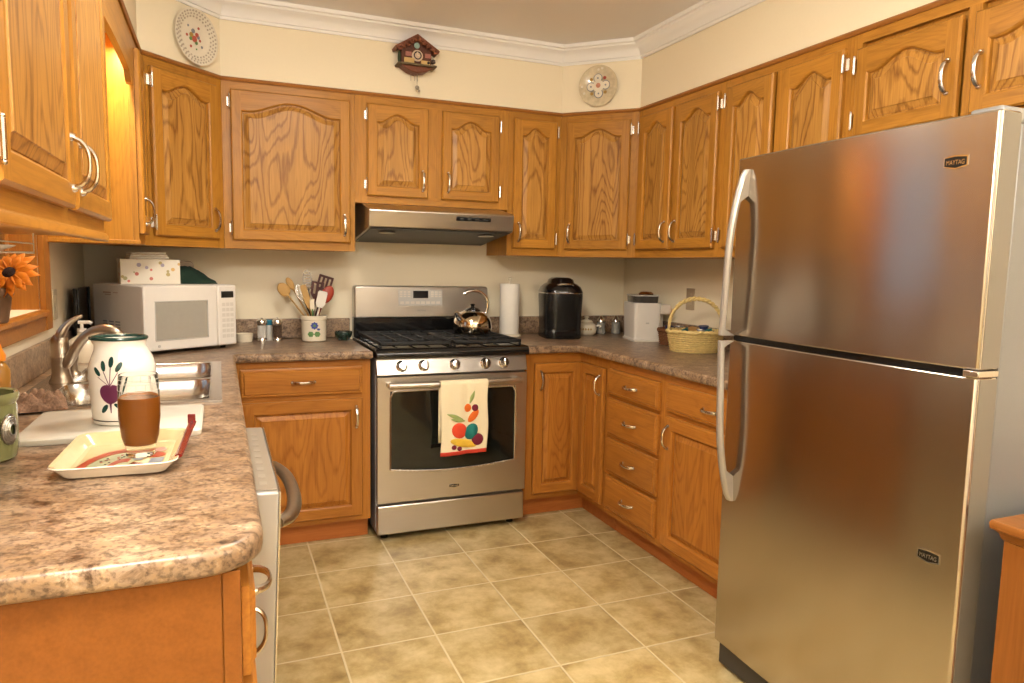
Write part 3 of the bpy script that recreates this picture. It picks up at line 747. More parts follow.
# lazy-susan corner cabinet: two doors meeting in the inside corner
cc = thing('base_cabinet', 'corner base cabinet with two doors meeting at the inside corner', 'cabinet', (XB, -FB, 0))
cw = XB-0.775
MB().prism([(-cw, 0.0195), (0.0195, 0.0195), (0.0195, -0.286), (FB-0.003, -0.286), (FB-0.003, FB-0.003), (-cw, FB-0.003)], KZ, BT).build('carcass', BV, cc, smooth=0)
m = MB()
m.box(-cw, -cw+0.05, 0, 0.019, KZ, BT, 0).box(-cw+0.05, 0.0, 0, 0.019, KZ, KZ+0.03, 1).box(-cw+0.05, 0.0, 0, 0.019, BT-0.05, BT, 1)
m.box(0, 0.019, -0.286, 0.019, BT-0.05, BT, 0).box(0, 0.019, -0.286, 0.019, KZ, KZ+0.03, 0).box(0, 0.019, -0.286, -0.268, KZ+0.03, BT-0.05, 0)
m.build('face_frame', [BV, BH], cc, smooth=0)
MB().box(-cw, 0.085, 0.068, 0.085, 0, KZ-0.001).box(0.068, 0.085, -0.286, 0.068, 0, KZ-0.001).build('toe_kick', KICK, cc, smooth=0)
d1 = add_door(cc, -cw+0.052, -0.004, 0.135, 0.822, 0, None, None, BV, BH, BP)
pull_mb((0.030, 0, 0.60)).build('handle', NICKEL, d1)
f, p = door_meshes(0.244, 0.687, 0)
d2 = f.build('door', [BV, BH], cc, (-0.021, -0.021, 0.135), (0, 0, R(-90)), smooth=30)
p.build('panel', BP, d2, smooth=14)
pull_mb((0.214, 0, 0.60)).build('handle', NICKEL, d2)
def right_base(label, y0, y1, fronts, mids, **k):
    return base_cabinet(label, (XB, y0-0.0005), R(-90), y0-y1-0.001, [(f[0], y0-f[1], y0-f[2]) + tuple(f[3:]) for f in fronts], mids, **k)
y0, y1 = -0.898, -1.378
right_base('base cabinet with a stack of four drawers', y0, y1,
           [('drawer', -0.918, -1.352, 0.706, 0.830), ('drawer', -0.918, -1.352, 0.508, 0.688), ('drawer', -0.918, -1.352, 0.322, 0.490), ('drawer', -0.918, -1.352, 0.138, 0.304)],
           [(0.035, 0.445, 0.69, 0.705), (0.035, 0.445, 0.49, 0.507), (0.035, 0.445, 0.305, 0.321)])
right_base('base cabinet with one drawer over one door beside the refrigerator', -1.378, -2.045,
           [('drawer', -1.408, -2.015, 0.716, 0.836), ('door', -1.408, -2.015, 0.132, 0.696, 'R', 'high')], [(0.035, 0.63, 0.69, 0.72)])
# left run: sink cabinet (hidden front), then drawers at the near end
XLF = XL+0.610
base_cabinet('sink base cabinet under the double sink', (XLF, -1.845), R(90), 1.20, [('door', 0.03, 0.40, 0.13, 0.83, 'L', 'high'), ('door', 0.42, 0.79, 0.13, 0.83, 'R', 'high')], [], name='sink_cabinet') if False else None
sk = thing('base_cabinet', 'sink base cabinet below the double sink, mostly hidden', 'cabinet', (XLF, -1.845, 0), R(90))
MB().box(0, 1.20, 0.0195, 0.022, KZ, BT).box(0, 0.018, 0.022, 0.607, KZ, BT).box(1.182, 1.20, 0.022, 0.607, KZ, BT).box(0.018, 1.182, 0.022, 0.607, KZ, KZ+0.018).build('carcass', BV, sk, smooth=0)
MB().box(0, 1.20, 0, 0.019, KZ, BT).build('face_frame', BV, sk, smooth=0)
MB().box(0, 1.20, 0.068, 0.085, 0, KZ-0.001).build('toe_kick', KICK, sk, smooth=0)
add_door(sk, 0.06, 0.47, 0.13, 0.70, 0, 'L', 'high', BV, BH, BP); add_door(sk, 0.50, 0.91, 0.13, 0.70, 0, 'R', 'high', BV, BH, BP)
YE0 = -2.838
ec = base_cabinet('end base cabinet with one drawer over a door under the near worktop end', (XLF, YE0), R(90), 0.378,
             [('drawer', 0.008, 0.366, 0.704, 0.842), ('door', 0.008, 0.366, 0.13, 0.690, 'L', 'high')], [])
MB().box(-0.006, -0.0005, 0.026, 0.606, KZ, BT).build('end_panel', VENEER_DIM, ec, smooth=0)
MB().box(-0.007, -0.0005, 0.0, 0.024, KZ, BT).build('end_stile', VENEER_DIM, ec, bevel=0.001)

# ------------------------------------------------------------------ worktops
def slab(outline, hole, z0, z1, r):
    """outline counter-clockwise; rounded front edges"""
    m = MB(); rings = []
    for k in range(5):
        a = R(90*k/4); rings.append((r*(1-math.sin(a)), z1-r*(1-math.cos(a))))
    for k in range(4):
        a = R(90*k/3); rings.append((r*(1-math.cos(a))*0.8, z0+r*0.8*(1-math.sin(a))))
    n = len(outline); vs = []; fs = []
    for d, z in rings: vs += [(x, y, z) for x, y in offset_poly(outline, d)]
    for q in range(len(rings)-1):
        for i in range(n):
            j = (i+1) % n; fs.append((q*n+i, q*n+j, (q+1)*n+j, (q+1)*n+i))
    bm = bmesh.new()
    bv = [bm.verts.new(v) for v in vs]
    for f in fs: bm.faces.new([bv[i] for i in f])
    for base in (0, len(rings)-1):
        ring = bv[base*n:(base+1)*n]; z = rings[base][1]
        ed = [bm.edges.get((ring[i], ring[(i+1) % n])) for i in range(n)]
        if hole:
            hv = [bm.verts.new((x, y, z)) for x, y in hole]
            ed += [bm.edges.new((hv[i], hv[(i+1) % len(hv)])) for i in range(len(hv))]
            if base == 0: h0 = hv
            else:
                for i in range(len(hv)):
                    j = (i+1) % len(hv); bm.faces.new((h0[i], h0[j], hv[j], hv[i]))
        bmesh.ops.triangle_fill(bm, use_beauty=True, use_dissolve=False, edges=ed)
    bmesh.ops.recalc_face_normals(bm, faces=bm.faces)
    me = bpy.data.meshes.new('worktop'); bm.to_mesh(me); bm.free(); me.materials.append(STONE)
    me.polygons.foreach_set('use_smooth', [True]*len(me.polygons)); me.set_sharp_from_angle(angle=R(40))
    return me
CZ = 0.914
def corner(cx, cy, r, a0, a1, n=6): return [(cx+r*math.cos(R(a0+(a1-a0)*i/n)), cy+r*math.sin(R(a0+(a1-a0)*i/n))) for i in range(n+1)]
YW = -2.865; XW = XL+0.645
out = [(XL+0.001, YW)] + corner(XW-0.09, YW+0.09, 0.09, -90, 0) + [(XW, -0.655), (XW+0.01, -0.645), (-0.006, -0.645), (-0.006, -0.001), (XL+0.001, -0.001)]
SX0, SX1, SY0, SY1 = -1.190, -0.655, -1.735, -0.895
hole = [(SX0+0.02, SY0+0.02), (SX1-0.02, SY0+0.02), (SX1-0.02, SY1-0.02), (SX0+0.02, SY1-0.02)]
me = slab(out, hole, 0.875, CZ, 0.013)
wt = bpy.data.objects.new('worktop', me); COL.objects.link(wt)
tag(wt, 'L-shaped brown stone worktop holding the sink and microwave', 'worktop')
tag(MB().box(XL+0.001, XL+0.020, YW+0.02, -0.021, CZ+0.0005, 1.018).build('backsplash', STONE, None, bevel=0.004), 'low brown stone backsplash along the left wall behind the faucet', 'backsplash')
tag(MB().box(XL+0.001, -0.006, -0.020, -0.001, CZ+0.0005, 1.018).build('backsplash', STONE, None, bevel=0.004), 'low brown stone backsplash behind the salt mill and utensil crock', 'backsplash')
out = [(0.772, -0.645), (XR-0.655, -0.645), (XR-0.645, -0.655), (XR-0.645, -2.05), (XR-0.001, -2.05), (XR-0.001, -0.001), (0.772, -0.001)]
wt2 = bpy.data.objects.new('worktop', slab(out, None, 0.875, CZ, 0.013)); COL.objects.link(wt2)
tag(wt2, 'L-shaped brown stone worktop holding the coffee maker and wicker basket', 'worktop')
tag(MB().box(XR-0.020, XR-0.001, -2.05, -0.021, CZ+0.0005, 1.018).build('backsplash', STONE, None, bevel=0.004), 'low brown stone backsplash along the right wall behind the wicker basket', 'backsplash')
tag(MB().box(0.772, XR-0.001, -0.020, -0.001, CZ+0.0005, 1.018).build('backsplash', STONE, None, bevel=0.004), 'low brown stone backsplash behind the coffee maker', 'backsplash')

# sink, faucet
sk = thing('double_sink', 'stainless steel double bowl sink let into the worktop', 'sink', ((SX0+SX1)/2, (SY0+SY1)/2, CZ))
hx, hy = (SX1-SX0)/2, (SY1-SY0)/2
bm = MB()
bx0, bx1 = -hx+0.085, hx-0.035
bowls = [(-hy+0.035, -0.018), (0.018, hy-0.035)]
# rim deck as strips around the two bowls
zt = 0.006
def strip(x0, x1, y0, y1): bm.box(x0, x1, y0, y1, 0.0005, zt)
strip(-hx, bx0, -hy, hy); strip(bx1, hx, -hy, hy); strip(bx0, bx1, -hy, bowls[0][0]); strip(bx0, bx1, bowls[0][1], bowls[1][0]); strip(bx0, bx1, bowls[1][1], hy)
bm.build('rim', SINKM, sk, smooth=0)
for a, b in bowls:
    q = MB()
    def rr(d, r, z):
        x0, x1, y0, y1 = bx0+d, bx1-d, a+d, b-d
        return [(x, y, z) for x, y in corner(x1-r, y0+r, r, -90, 0, 5)+corner(x1-r, y1-r, r, 0, 90, 5)+corner(x0+r, y1-r, r, 90, 180, 5)+corner(x0+r, y0+r, r, 180, 270, 5)]
    rings = [rr(-0.004, 0.05, zt+0.001), rr(0.0, 0.05, zt-0.003), rr(0.006, 0.055, -0.05), rr(0.012, 0.06, -0.13), rr(0.03, 0.06, -0.160), rr(0.06, 0.06, -0.166)]
    n = len(rings[0]); vs = [v for r_ in rings for v in r_]
    fs = [(k*n+i, k*n+(i+1) % n, (k+1)*n+(i+1) % n, (k+1)*n+i) for k in range(len(rings)-1) for i in range(n)] + [tuple(range((len(rings)-1)*n, len(rings)*n))]
    q.add(vs, fs); q.build('bowl', SINKM, sk, smooth=60)
    MB().lathe([(0, 0), (0.04, 0), (0.045, 0.002), (0.03, 0.001)], 24, ((bx0+bx1)/2, (a+b)/2, -0.1655)).build('drain', CHROME, sk)
fa = thing('faucet', 'brushed nickel faucet with lever handle and arched spout behind the sink', 'faucet', (-1.128, -1.28, CZ+0.006))
MB().lathe([(0, 0), (0.034, 0), (0.034, 0.006), (0.029, 0.014), (0.026, 0.03), (0.026, 0.075), (0.028, 0.078), (0.028, 0.085), (0.026, 0.088), (0.026, 0.125), (0.024, 0.14), (0.015, 0.152), (0, 0.155)], 28).build('body', NICKELD, fa)
MB().tube([(0.0, -0.006, 0.135), (0.006, -0.004, 0.160), (0.022, 0, 0.185), (0.045, 0.004, 0.203), (0.068, 0.008, 0.212)], [0.023, 0.020, 0.015, 0.010, 0.008], 12, flat=(1.0, 0.75)).build('lever', NICKELD, fa, sub=1)
sp = [(0.010, -0.01, 0.045), (0.030, -0.02, 0.075), (0.048, -0.03, 0.11), (0.070, -0.035, 0.145), (0.100, -0.04, 0.168), (0.135, -0.045, 0.176), (0.165, -0.05, 0.165), (0.180, -0.052, 0.143)]
MB().tube(sp, [0.016, 0.0165, 0.016, 0.0155, 0.0155, 0.016, 0.017, 0.0175], 14).build('spout', NICKELD, fa, sub=1)
sy = thing('side_sprayer', 'brushed nickel side sprayer standing beside the faucet', 'faucet sprayer', (-1.118, -1.13, CZ+0.006))
MB().lathe([(0, 0), (0.024, 0), (0.022, 0.008), (0.014, 0.014), (0.012, 0.04), (0.016, 0.055), (0.017, 0.085), (0.012, 0.10), (0, 0.102)], 20).build('spray_head', NICKELD, sy)
sb = thing('soap_pump_bottle', 'cream hand soap bottle with white pump behind the faucet', 'soap bottle', (-1.150, -0.74, CZ))
MB().lathe([(0, 0), (0.050, 0), (0.054, 0.01), (0.054, 0.060), (0.046, 0.085), (0.022, 0.100), (0.016, 0.105), (0.016, 0.115), (0, 0.116)], 24, sx=1.0, sy=0.75).build('bottle', CREAM, sb)
MB().cyl(0.016, 0.1165, 0.130, n=16).tube([(0, 0, 0.130), (0, 0, 0.152)], 0.006, 8).tube([(-0.012, 0, 0.154), (0.026, 0, 0.154), (0.034, 0, 0.148)], 0.007, 8).build('pump', WPLAS, sb)
# ------------------------------------------------------------------ gas range
rg = thing('gas_range', 'stainless steel gas range with black cooktop', 'stove', (0.006, 0.0, 0.0))
RW = 0.754
MB().box(0, RW, -0.635, -0.035, 0.045, 0.905).build('body', GREYP, rg, smooth=0)
# storage drawer
MB().box(0.003, RW-0.003, -0.672, -0.637, 0.035, 0.176).build('drawer', STEELH, rg, bevel=0.006)
MB().box(0.02, RW-0.02, -0.62, -0.10, 0.02, 0.034).build('kick_plate', BLACKP, rg)
for x in (0.05, RW-0.05):
    for y in (-0.60, -0.09): MB().cyl(0.018, 0, 0.044, (x, y, 0), 16).build('foot', BLACKP, rg)
od = MB(); dz0, dz1 = 0.192, 0.792
# door slab with a window whose bottom edge bows down
wx0, wx1, wz0, wz1 = 0.062, RW-0.062, 0.352, 0.725
K = 16
bot = [(wx0+0.0+(wx1-wx0)*i/K, wz0-0.022*(1-(2*i/K-1)**2)) for i in range(K+1)]
vs = []; fs = []
yf = -0.678
lo = [(x, yf, z) for x, z in bot]; n = K+1
vs = [(0.003+(RW-0.006)*i/K, yf, dz0) for i in range(n)] + lo + [(x, yf, wz1) for x, z in bot] + [(0.003+(RW-0.006)*i/K, yf, dz1) for i in range(n)]
for i in range(K):
    fs += [(i, i+1, n+i+1, n+i), (2*n+i, 2*n+i+1, 3*n+i+1, 3*n+i)]
fs += [(0, n, 2*n, 3*n), (n-1, 4*n-1, 3*n-1, 2*n-1)]
od.add(vs, fs)
# returns: outer sides, window reveal
def strip2(pts, y1):
    m_ = len(pts); v_ = [p for p in pts] + [(p[0], y1, p[2]) for p in pts]
    od.add(v_, [(i, (i+1) % m_, m_+(i+1) % m_, m_+i) for i in range(m_)])
strip2([vs[0], vs[n-1], vs[4*n-1], vs[3*n]], -0.638)
strip2(lo + [(wx1, yf, wz1), (wx0, yf, wz1)], yf+0.008)
od.add([(0.003, -0.638, dz0), (RW-0.003, -0.638, dz0), (RW-0.003, -0.638, dz1), (0.003, -0.638, dz1)], [(0, 1, 2, 3)])
odo = od.build('oven_door', STEELH, rg, smooth=30)
g = MB(); g.add([(x, yf+0.006, z) for x, z in bot] + [(wx1, yf+0.006, wz1), (wx0, yf+0.006, wz1)], [tuple(range(n+2))])
g.add([(wx0-0.002, yf+0.012, wz0-0.03), (wx1+0.002, yf+0.012, wz0-0.03), (wx1+0.002, yf+0.012, wz1+0.002), (wx0-0.002, yf+0.012, wz1+0.002)], [(0, 1, 2, 3)])
g.build('oven_window', OVENG, odo, smooth=0)
# steel bead round the window
bd = MB()
ring_ = [(x, yf-0.001, z) for x, z in bot] + [(wx1, yf-0.001, wz1-0.03), (wx1-0.012, yf-0.001, wz1-0.004), (wx1-0.03, yf-0.001, wz1), (wx0+0.03, yf-0.001, wz1), (wx0+0.012, yf-0.001, wz1-0.004), (wx0, yf-0.001, wz1-0.03)]
bd.tube(ring_ + [ring_[0]], 0.0045, 6).build('window_bead', STEEL, odo)
h = MB(); hp = [(0.045+(RW-0.09)*i/12, yf-0.046-0.010*(1-(2*i/12-1)**2), 0.758) for i in range(13)]
h.tube(hp, 0.0135, 12, flat=(0.85, 1.1))
for x in (0.055, RW-0.055): h.box(x-0.012, x+0.012, yf-0.045, yf+0.001, 0.747, 0.769)
h.build('handle', STEELH, odo, bevel=0.003)
# badge on the oven door
def badge(parent, loc, rz, w, h, text, name='badge'):
    """dark emblem with bright rim: flat top, sides, pointed foot; front at local -y"""
    pts = [(-w/2, h*0.5), (-w/2, -h*0.28), (0, -h*0.5), (w/2, -h*0.28), (w/2, h*0.5), (0, h*0.60)]
    pts = pts[::-1]
    o = MB().prism([(x*1.0, z) for x, z in pts], -0.0016, 0.0, 'Y', 0)
    o.prism([(x*0.90, z*0.80) for x, z in pts], -0.0022, -0.0015, 'Y', 1)
    t = text_mesh(text, h*0.58)
    xs = [v[0] for v in t.v]; tw = max(xs)-min(xs); s = w*0.74/tw
    t.xf(Matrix.Translation((0, -0.0024, h*0.02)) @ Matrix.Rotation(R(90), 4, 'X') @ Matrix.Diagonal((s, min(1.0, s*1.4), 0.4, 1)))
    o.merge(t, None, 2)
    return o.build(name, [CHROME, BLACKP, CHROME], parent, loc, (0, 0, rz), smooth=0)
badge(odo, (RW/2, yf-0.0003, 0.245), 0, 0.055, 0.019, 'MAYTAG')
# control panel, leaning back, and five knobs
cp = MB().prism([(-0.676, 0.800), (-0.640, 0.800), (-0.640, 0.879), (-0.655, 0.879)], 0.0, RW, 'X')
cpo = cp.build('control_panel', STEELH, rg, bevel=0.003)
tilt = math.atan2(0.021, 0.079)
for x in (0.124, 0.230, 0.383, 0.540, 0.636):
    k = MB()
    k.lathe([(0, 0), (0.027, 0), (0.027, 0.003), (0.0225, 0.006), (0.0215, 0.024), (0.017, 0.029), (0, 0.030)], 28, axis='Y')
    k.box(-0.004, 0.004, -0.036, -0.026, -0.018, 0.018)
    k.build('knob', CHROME, cpo, (x-0.006, -0.6665, 0.840), (-tilt, 0, 0), smooth=40)
# black cooktop with rounded front, burners, two cast grates
ct = MB().prism([(-0.688, 0.880), (-0.045, 0.880), (-0.045, 0.922), (-0.670, 0.922), (-0.684, 0.914), (-0.690, 0.900)], -0.004, RW+0.004, 'X')
cto = ct.build('cooktop', BLACKE, rg, bevel=0.003)
for i, (x, y, r) in enumerate(((0.165, -0.49, 0.045), (0.165, -0.22, 0.036), (0.377, -0.35, 0.040), (0.590, -0.49, 0.048), (0.590, -0.22, 0.036))):
    MB().lathe([(0, 0.9222), (r, 0.9222), (r, 0.930), (r*0.85, 0.931), (r*0.85, 0.937), (r*0.7, 0.940), (0, 0.940)], 24, (x, y, 0)).build('burner', BLACKI, cto)
for a, b in ((0.020, 0.373), (0.381, RW-0.020)):
    gm = MB(); z0, z1 = 0.936, 0.952
    y0, y1 = -0.640, -0.085
    for x in (a, (a+b)/2-0.006, b-0.012): gm.box(x, x+0.012, y0, y1, z0, z1)
    for y in (y0, -0.50, (y0+y1)/2-0.006, -0.23, y1-0.012): gm.box(a, b, y, y+0.012, z0, z1)
    for q in (0.27, 0.73):
        x = a+(b-a)*q; gm.box(x-0.005, x+0.005, y0+0.06, y1-0.06, z0, z1)
    for x in (a, b-0.012):
        for y in (y0, y1-0.012): gm.box(x, x+0.012, y, y+0.012, 0.9222, z0)
    gm.build('grate', BLACKI, cto, bevel=0.003)
# backguard
bg = MB().box(0.0, RW, -0.085, -0.012, 0.905, 1.030).build('backguard_base', BLACKE, rg, bevel=0.006)
bk = MB().prism([(0, 1.022), (RW, 1.022), (RW, 1.185), (RW-0.012, 1.195), (0.012, 1.195), (0, 1.185)], -0.094, -0.010, 'Y').build('backguard', STEELH, rg, bevel=0.008, seg=3)
pn = MB().box(0.235, 0.485, -0.0965, -0.0935, 1.088, 1.176).build('keypad', LGREY, bk, bevel=0.003)
MB().box(0.318, 0.402, -0.0985, -0.0962, 1.130, 1.170).build('display', DISPLAY, pn)
for r_ in range(3):
    for c_ in list(range(3))+list(range(8, 11)): MB().box(0.243+c_*0.022, 0.258+c_*0.022, -0.0975, -0.0962, 1.136+r_*0.012, 1.143+r_*0.012).build('button', WPLAS2, pn, smooth=0)
for c_ in range(8): MB().box(0.246+c_*0.029, 0.268+c_*0.029, -0.0975, -0.0962, 1.098, 1.112).build('button', WPLAS2, pn, smooth=0)
tm = text_mesh('MAYTAG', 0.012); tm.xf(Matrix.Translation((RW/2-0.01, -0.0944, 1.062)) @ Matrix.Rotation(R(90), 4, 'X'))
tm.build('lettering', GREYP, bk, smooth=0)

# tea towel over the oven handle with appliqued fruit
tw = thing('tea_towel', 'cream towel with appliqued vegetables hanging on the oven handle', 'towel', (0.405, -0.733, 0.774))
tx0, tx1 = -0.118, 0.118
def fold(x, z): return 0.0035*math.sin(x*46+0.6)*(0.25+min(1, (-z)/0.35)*0.9) + 0.002*math.sin(x*90)
nx, nz = 26, 30
vs = []; cols = []
prof = [(0.010, -0.30), (0.010, -0.2), (0.010, -0.1), (0.010, -0.02), (0.006, -0.004), (-0.004, 0.002), (-0.016, 0.001), (-0.023, -0.006), (-0.0255, -0.02)]
prof += [(-0.0265, -0.02-(0.358-0.02)*i/18) for i in range(1, 19)]
K = len(prof)
bmw = MB(); th = 0.0022
for k in range(K):
    y, z = prof[k]
    for i in range(nx+1):
        t = i/nx; x = tx0+(tx1-tx0)*t
        taper = 1.0 - 0.04*max(0, -z)/0.36 if k > 5 else 1.0
        dz = 0.010*t if k > 8 else 0
        fy = fold(x, z)*(1 if k > 6 else 0)
        vs.append((x*taper+0.004*math.sin(z*20)*(k > 8), y+fy-0.0, z+dz*(-z/0.36)))
fs = []; mi = []
for k in range(K-1):
    for i in range(nx):
        a = k*(nx+1)+i; fs.append((a, a+1, a+nx+2, a+nx+1)); mi.append(1 if k >= K-2 else 0)
me_ = MB(); me_.v = vs; me_.f = fs; me_.m = mi
to = me_.build('cloth', [CLOTHW, REDC], tw, smooth=80)
so_ = to.modifiers.new('thick', 'SOLIDIFY'); so_.thickness = 0.0022; so_.offset = 0
def applique(pts, m_, nm, dy=0.0):
    """padded patch on the towel front"""
    pts = [((x-0.022)*1.22+0.012, (z+0.31)*1.12-0.310) for x, z in pts]
    q = MB(); n_ = len(pts); cx = sum(p[0] for p in pts)/n_; cz = sum(p[1] for p in pts)/n_
    yy = lambda x, z: -0.0265+fold(x, z)
    rings_ = []
    for s_, d_ in ((1.0, -0.0012), (0.96, -0.0032), (0.6, -0.0045)):
        rings_.append([(cx+(x-cx)*s_, yy(cx+(x-cx)*s_, cz+(z-cz)*s_)+d_-dy, cz+(z-cz)*s_) for x, z in pts])
    v_ = [p for r_ in rings_ for p in r_] + [(cx, yy(cx, cz)-0.005-dy, cz)]
    f_ = [(k*n_+i, k*n_+(i+1) % n_, (k+1)*n_+(i+1) % n_, (k+1)*n_+i) for k in range(2) for i in range(n_)] + [(2*n_+i, 2*n_+(i+1) % n_, 3*n_) for i in range(n_)]
    q.add(v_, f_); return q.build(nm, m_, to, smooth=60)
def ell(cx, cz, a, b, rot=0, n=18, pinch=0):
    o = []
    for i in range(n):
        t = 2*math.pi*i/n; x = a*math.cos(t); z = b*math.sin(t)*(1-pinch*abs(math.cos(t)))
        o.append((cx+x*math.cos(R(rot))-z*math.sin(R(rot)), cz+x*math.sin(R(rot))+z*math.cos(R(rot))))
    return o
applique(ell(0.008, -0.300, 0.055, 0.018, -14), YELLOW, 'squash_patch')
applique(ell(-0.008, -0.245, 0.031, 0.034, 25), TOMATO, 'tomato_patch', 0.0005)
applique(ell(0.040, -0.252, 0.025, 0.036, -20), TEAL, 'pepper_patch', 0.001)
applique(ell(0.066, -0.287, 0.024, 0.026, 0), MAROON, 'beet_patch', 0.0008)
applique(ell(0.048, -0.185, 0.032, 0.014, 55), ORANGE, 'carrot_patch', 0.0006)
applique(ell(0.025, -0.150, 0.014, 0.018, 0), ORANGE, 'pumpkin_patch')
applique(ell(0.054, -0.150, 0.013, 0.015, 0), MAROON, 'radish_patch', 0.001)
applique(ell(0.042, -0.105, 0.030, 0.008, 72, pinch=0.5), LEAF, 'leaf_patch')
applique(ell(-0.026, -0.185, 0.036, 0.009, -22, pinch=0.5), LEAF, 'leaf_patch')
applique(ell(-0.014, -0.200, 0.030, 0.009, -10, pinch=0.5), LEAF, 'leaf_patch', 0.0008)
applique(ell(-0.030, -0.316, 0.010, 0.010), MAROON, 'cherry_patch', 0.0008)
applique(ell(-0.008, -0.322, 0.010, 0.010), MAROON, 'cherry_patch', 0.0008)

# kettle on the back right burner
kt = thing('kettle', 'shiny round steel kettle with looped handle on the stove grate', 'kettle', (0.598, -0.300, 0.9525))
MB().lathe([(0, 0), (0.085, 0), (0.098, 0.006), (0.105, 0.032), (0.101, 0.066), (0.087, 0.095), (0.062, 0.114), (0.040, 0.121), (0, 0.122)], 40).build('body', plain('mirror steel', (0.62, 0.54, 0.42), 0.08, 1.0, noise=0.03), kt, smooth=60)
MB().lathe([(0.043, 0.1195), (0.042, 0.125), (0.030, 0.134), (0.012, 0.140), (0.009, 0.146), (0.014, 0.152), (0.010, 0.158), (0, 0.159)], 28).build('lid', BLACKG, kt)
MB().tube([(-0.070, -0.030, 0.070), (-0.095, -0.042, 0.098), (-0.108, -0.048, 0.118)], [0.020, 0.014, 0.011], 14).build('spout', CHROME, kt)
hp = [(0.070, 0.02, 0.090), (0.088, 0.025, 0.105)] + [(0.010+0.085*math.cos(R(a)), 0.02, 0.150+0.078*math.sin(R(a))) for a in range(0, 150, 15)]
MB().tube(hp, [0.006]*2+[0.0085]*10, 10, flat=(1, 1.1)).build('handle', CHROME, kt, sub=1)

# ------------------------------------------------------------------ range hood
hd = thing('range_hood', 'stainless steel range hood under the short cabinet', 'range hood', (0.006, 0, 1.470))
hw = 0.740
MB().prism([(-0.003, 0.141), (-0.312, 0.141), (-0.490, 0.108), (-0.503, 0.098), (-0.488, 0.020), (-0.475, 0.014), (-0.03, -0.040), (-0.003, -0.040)], 0, hw, 'X').build('canopy', STEELH, hd, bevel=0.004)
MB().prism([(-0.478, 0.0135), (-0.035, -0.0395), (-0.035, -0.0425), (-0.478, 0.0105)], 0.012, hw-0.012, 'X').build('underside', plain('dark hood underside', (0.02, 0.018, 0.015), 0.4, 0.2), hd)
MB().box(0.0, hw, -0.470, -0.462, -0.010, 0.013).build('lip', STEELH, hd) if False else None
for x in (0.11, hw-0.11):
    MB().lathe([(0, -0.002), (0.038, -0.002), (0.042, -0.006), (0.030, -0.010), (0, -0.011)], 24, (x, -0.385, 0.001)).build('lamp_lens', plain('hood lamp lens', (0.6, 0.58, 0.5), 0.2), hd)
sw = MB().prism([(-0.5015, 0.082), (-0.4976, 0.062), (-0.490, 0.062), (-0.490, 0.082)], 0.430, 0.615, 'X').build('switch_panel', BLACKG, hd, bevel=0.004)
for k in range(4): MB().box(0.450+k*0.04, 0.470+k*0.04, -0.5040, -0.4985, 0.066, 0.078).build('button', BLACKP, sw)

# ------------------------------------------------------------------ refrigerator
FX, FY0, FY1, FZ = 0.836, -2.074, -2.884, 1.660
fr = thing('refrigerator', 'tall stainless steel refrigerator with freezer on top', 'refrigerator', (FX, FY1, 0.0))
fw = FY0-FY1
# local: x = into the wall, y = 0 near .. fw far
MB().box(0.083, 0.845, 0.004, fw-0.004, 0.045, FZ-0.022).build('body', plain('grey refrigerator side', (0.21, 0.205, 0.20), 0.32, 0.3, noise=0.05, bump=0.15, nscale=400), fr, bevel=0.004)
DOOREDGE = plain('dulled steel door edge', (0.19, 0.165, 0.13), 0.45, 0.2)  # steel edge given a darker colour to hold down its reflection
def fridge_door(name, z0, z1):
    pts = [(0.075, 0.0), (0.030, 0.0)]
    # gently bowed front between the two upright edges
    n_ = 18; xs_ = []
    for i in range(n_+1):
        t = i/n_; y = 0.0+fw*t; bow = 0.016*(1-(2*t-1)**2)
        xs_.append((0.014-bow, y))
    poly = [(0.075, 0.0), (0.020, 0.0), (0.012, 0.004)] + xs_[1:-1] + [(0.012, fw-0.004), (0.020, fw), (0.075, fw)]
    o = MB().prism(poly, z0, z1).build(name, STEELF, fr, smooth=35, bevel=0.004)
    MB().box(0.020, 0.074, -0.0012, 0.0002, z0+0.004, z1-0.004).build('edge_dulling_strip', DOOREDGE, o, smooth=0)  # added strip that dulls the near edge, not a real trim
    return o
fd = fridge_door('freezer_door', 1.112, FZ); ld = fridge_door('door', 0.092, 1.096)
MB().box(0.020, 0.0825, 0.012, fw-0.012, 1.0965, 1.1115).build('gasket', BLACKP, fr)
MB().box(0.0755, 0.0828, 0.006, fw-0.006, 0.10, FZ-0.005).build('liner', BLACKP, fr)
MB().box(0.028, 0.10, 0.01, fw-0.01, 0.012, 0.088).build('kick_grille', plain('dark grey grille', (0.045, 0.04, 0.035), 0.5), fr, bevel=0.004)
MB().box(0.02, 0.12, 0.004, 0.075, FZ-0.0215, FZ+0.010).build('hinge_cover', GREYP, fr, bevel=0.006)
MB().box(0.004, 0.07, -0.006, 0.03, 1.097, 1.111).build('hinge', NICKEL, fr, bevel=0.002)
for y in (0.05, fw-0.05): MB().cyl(0.02, 0, 0.044, (0.15, y, 0), 14).build('foot', BLACKP, fr)
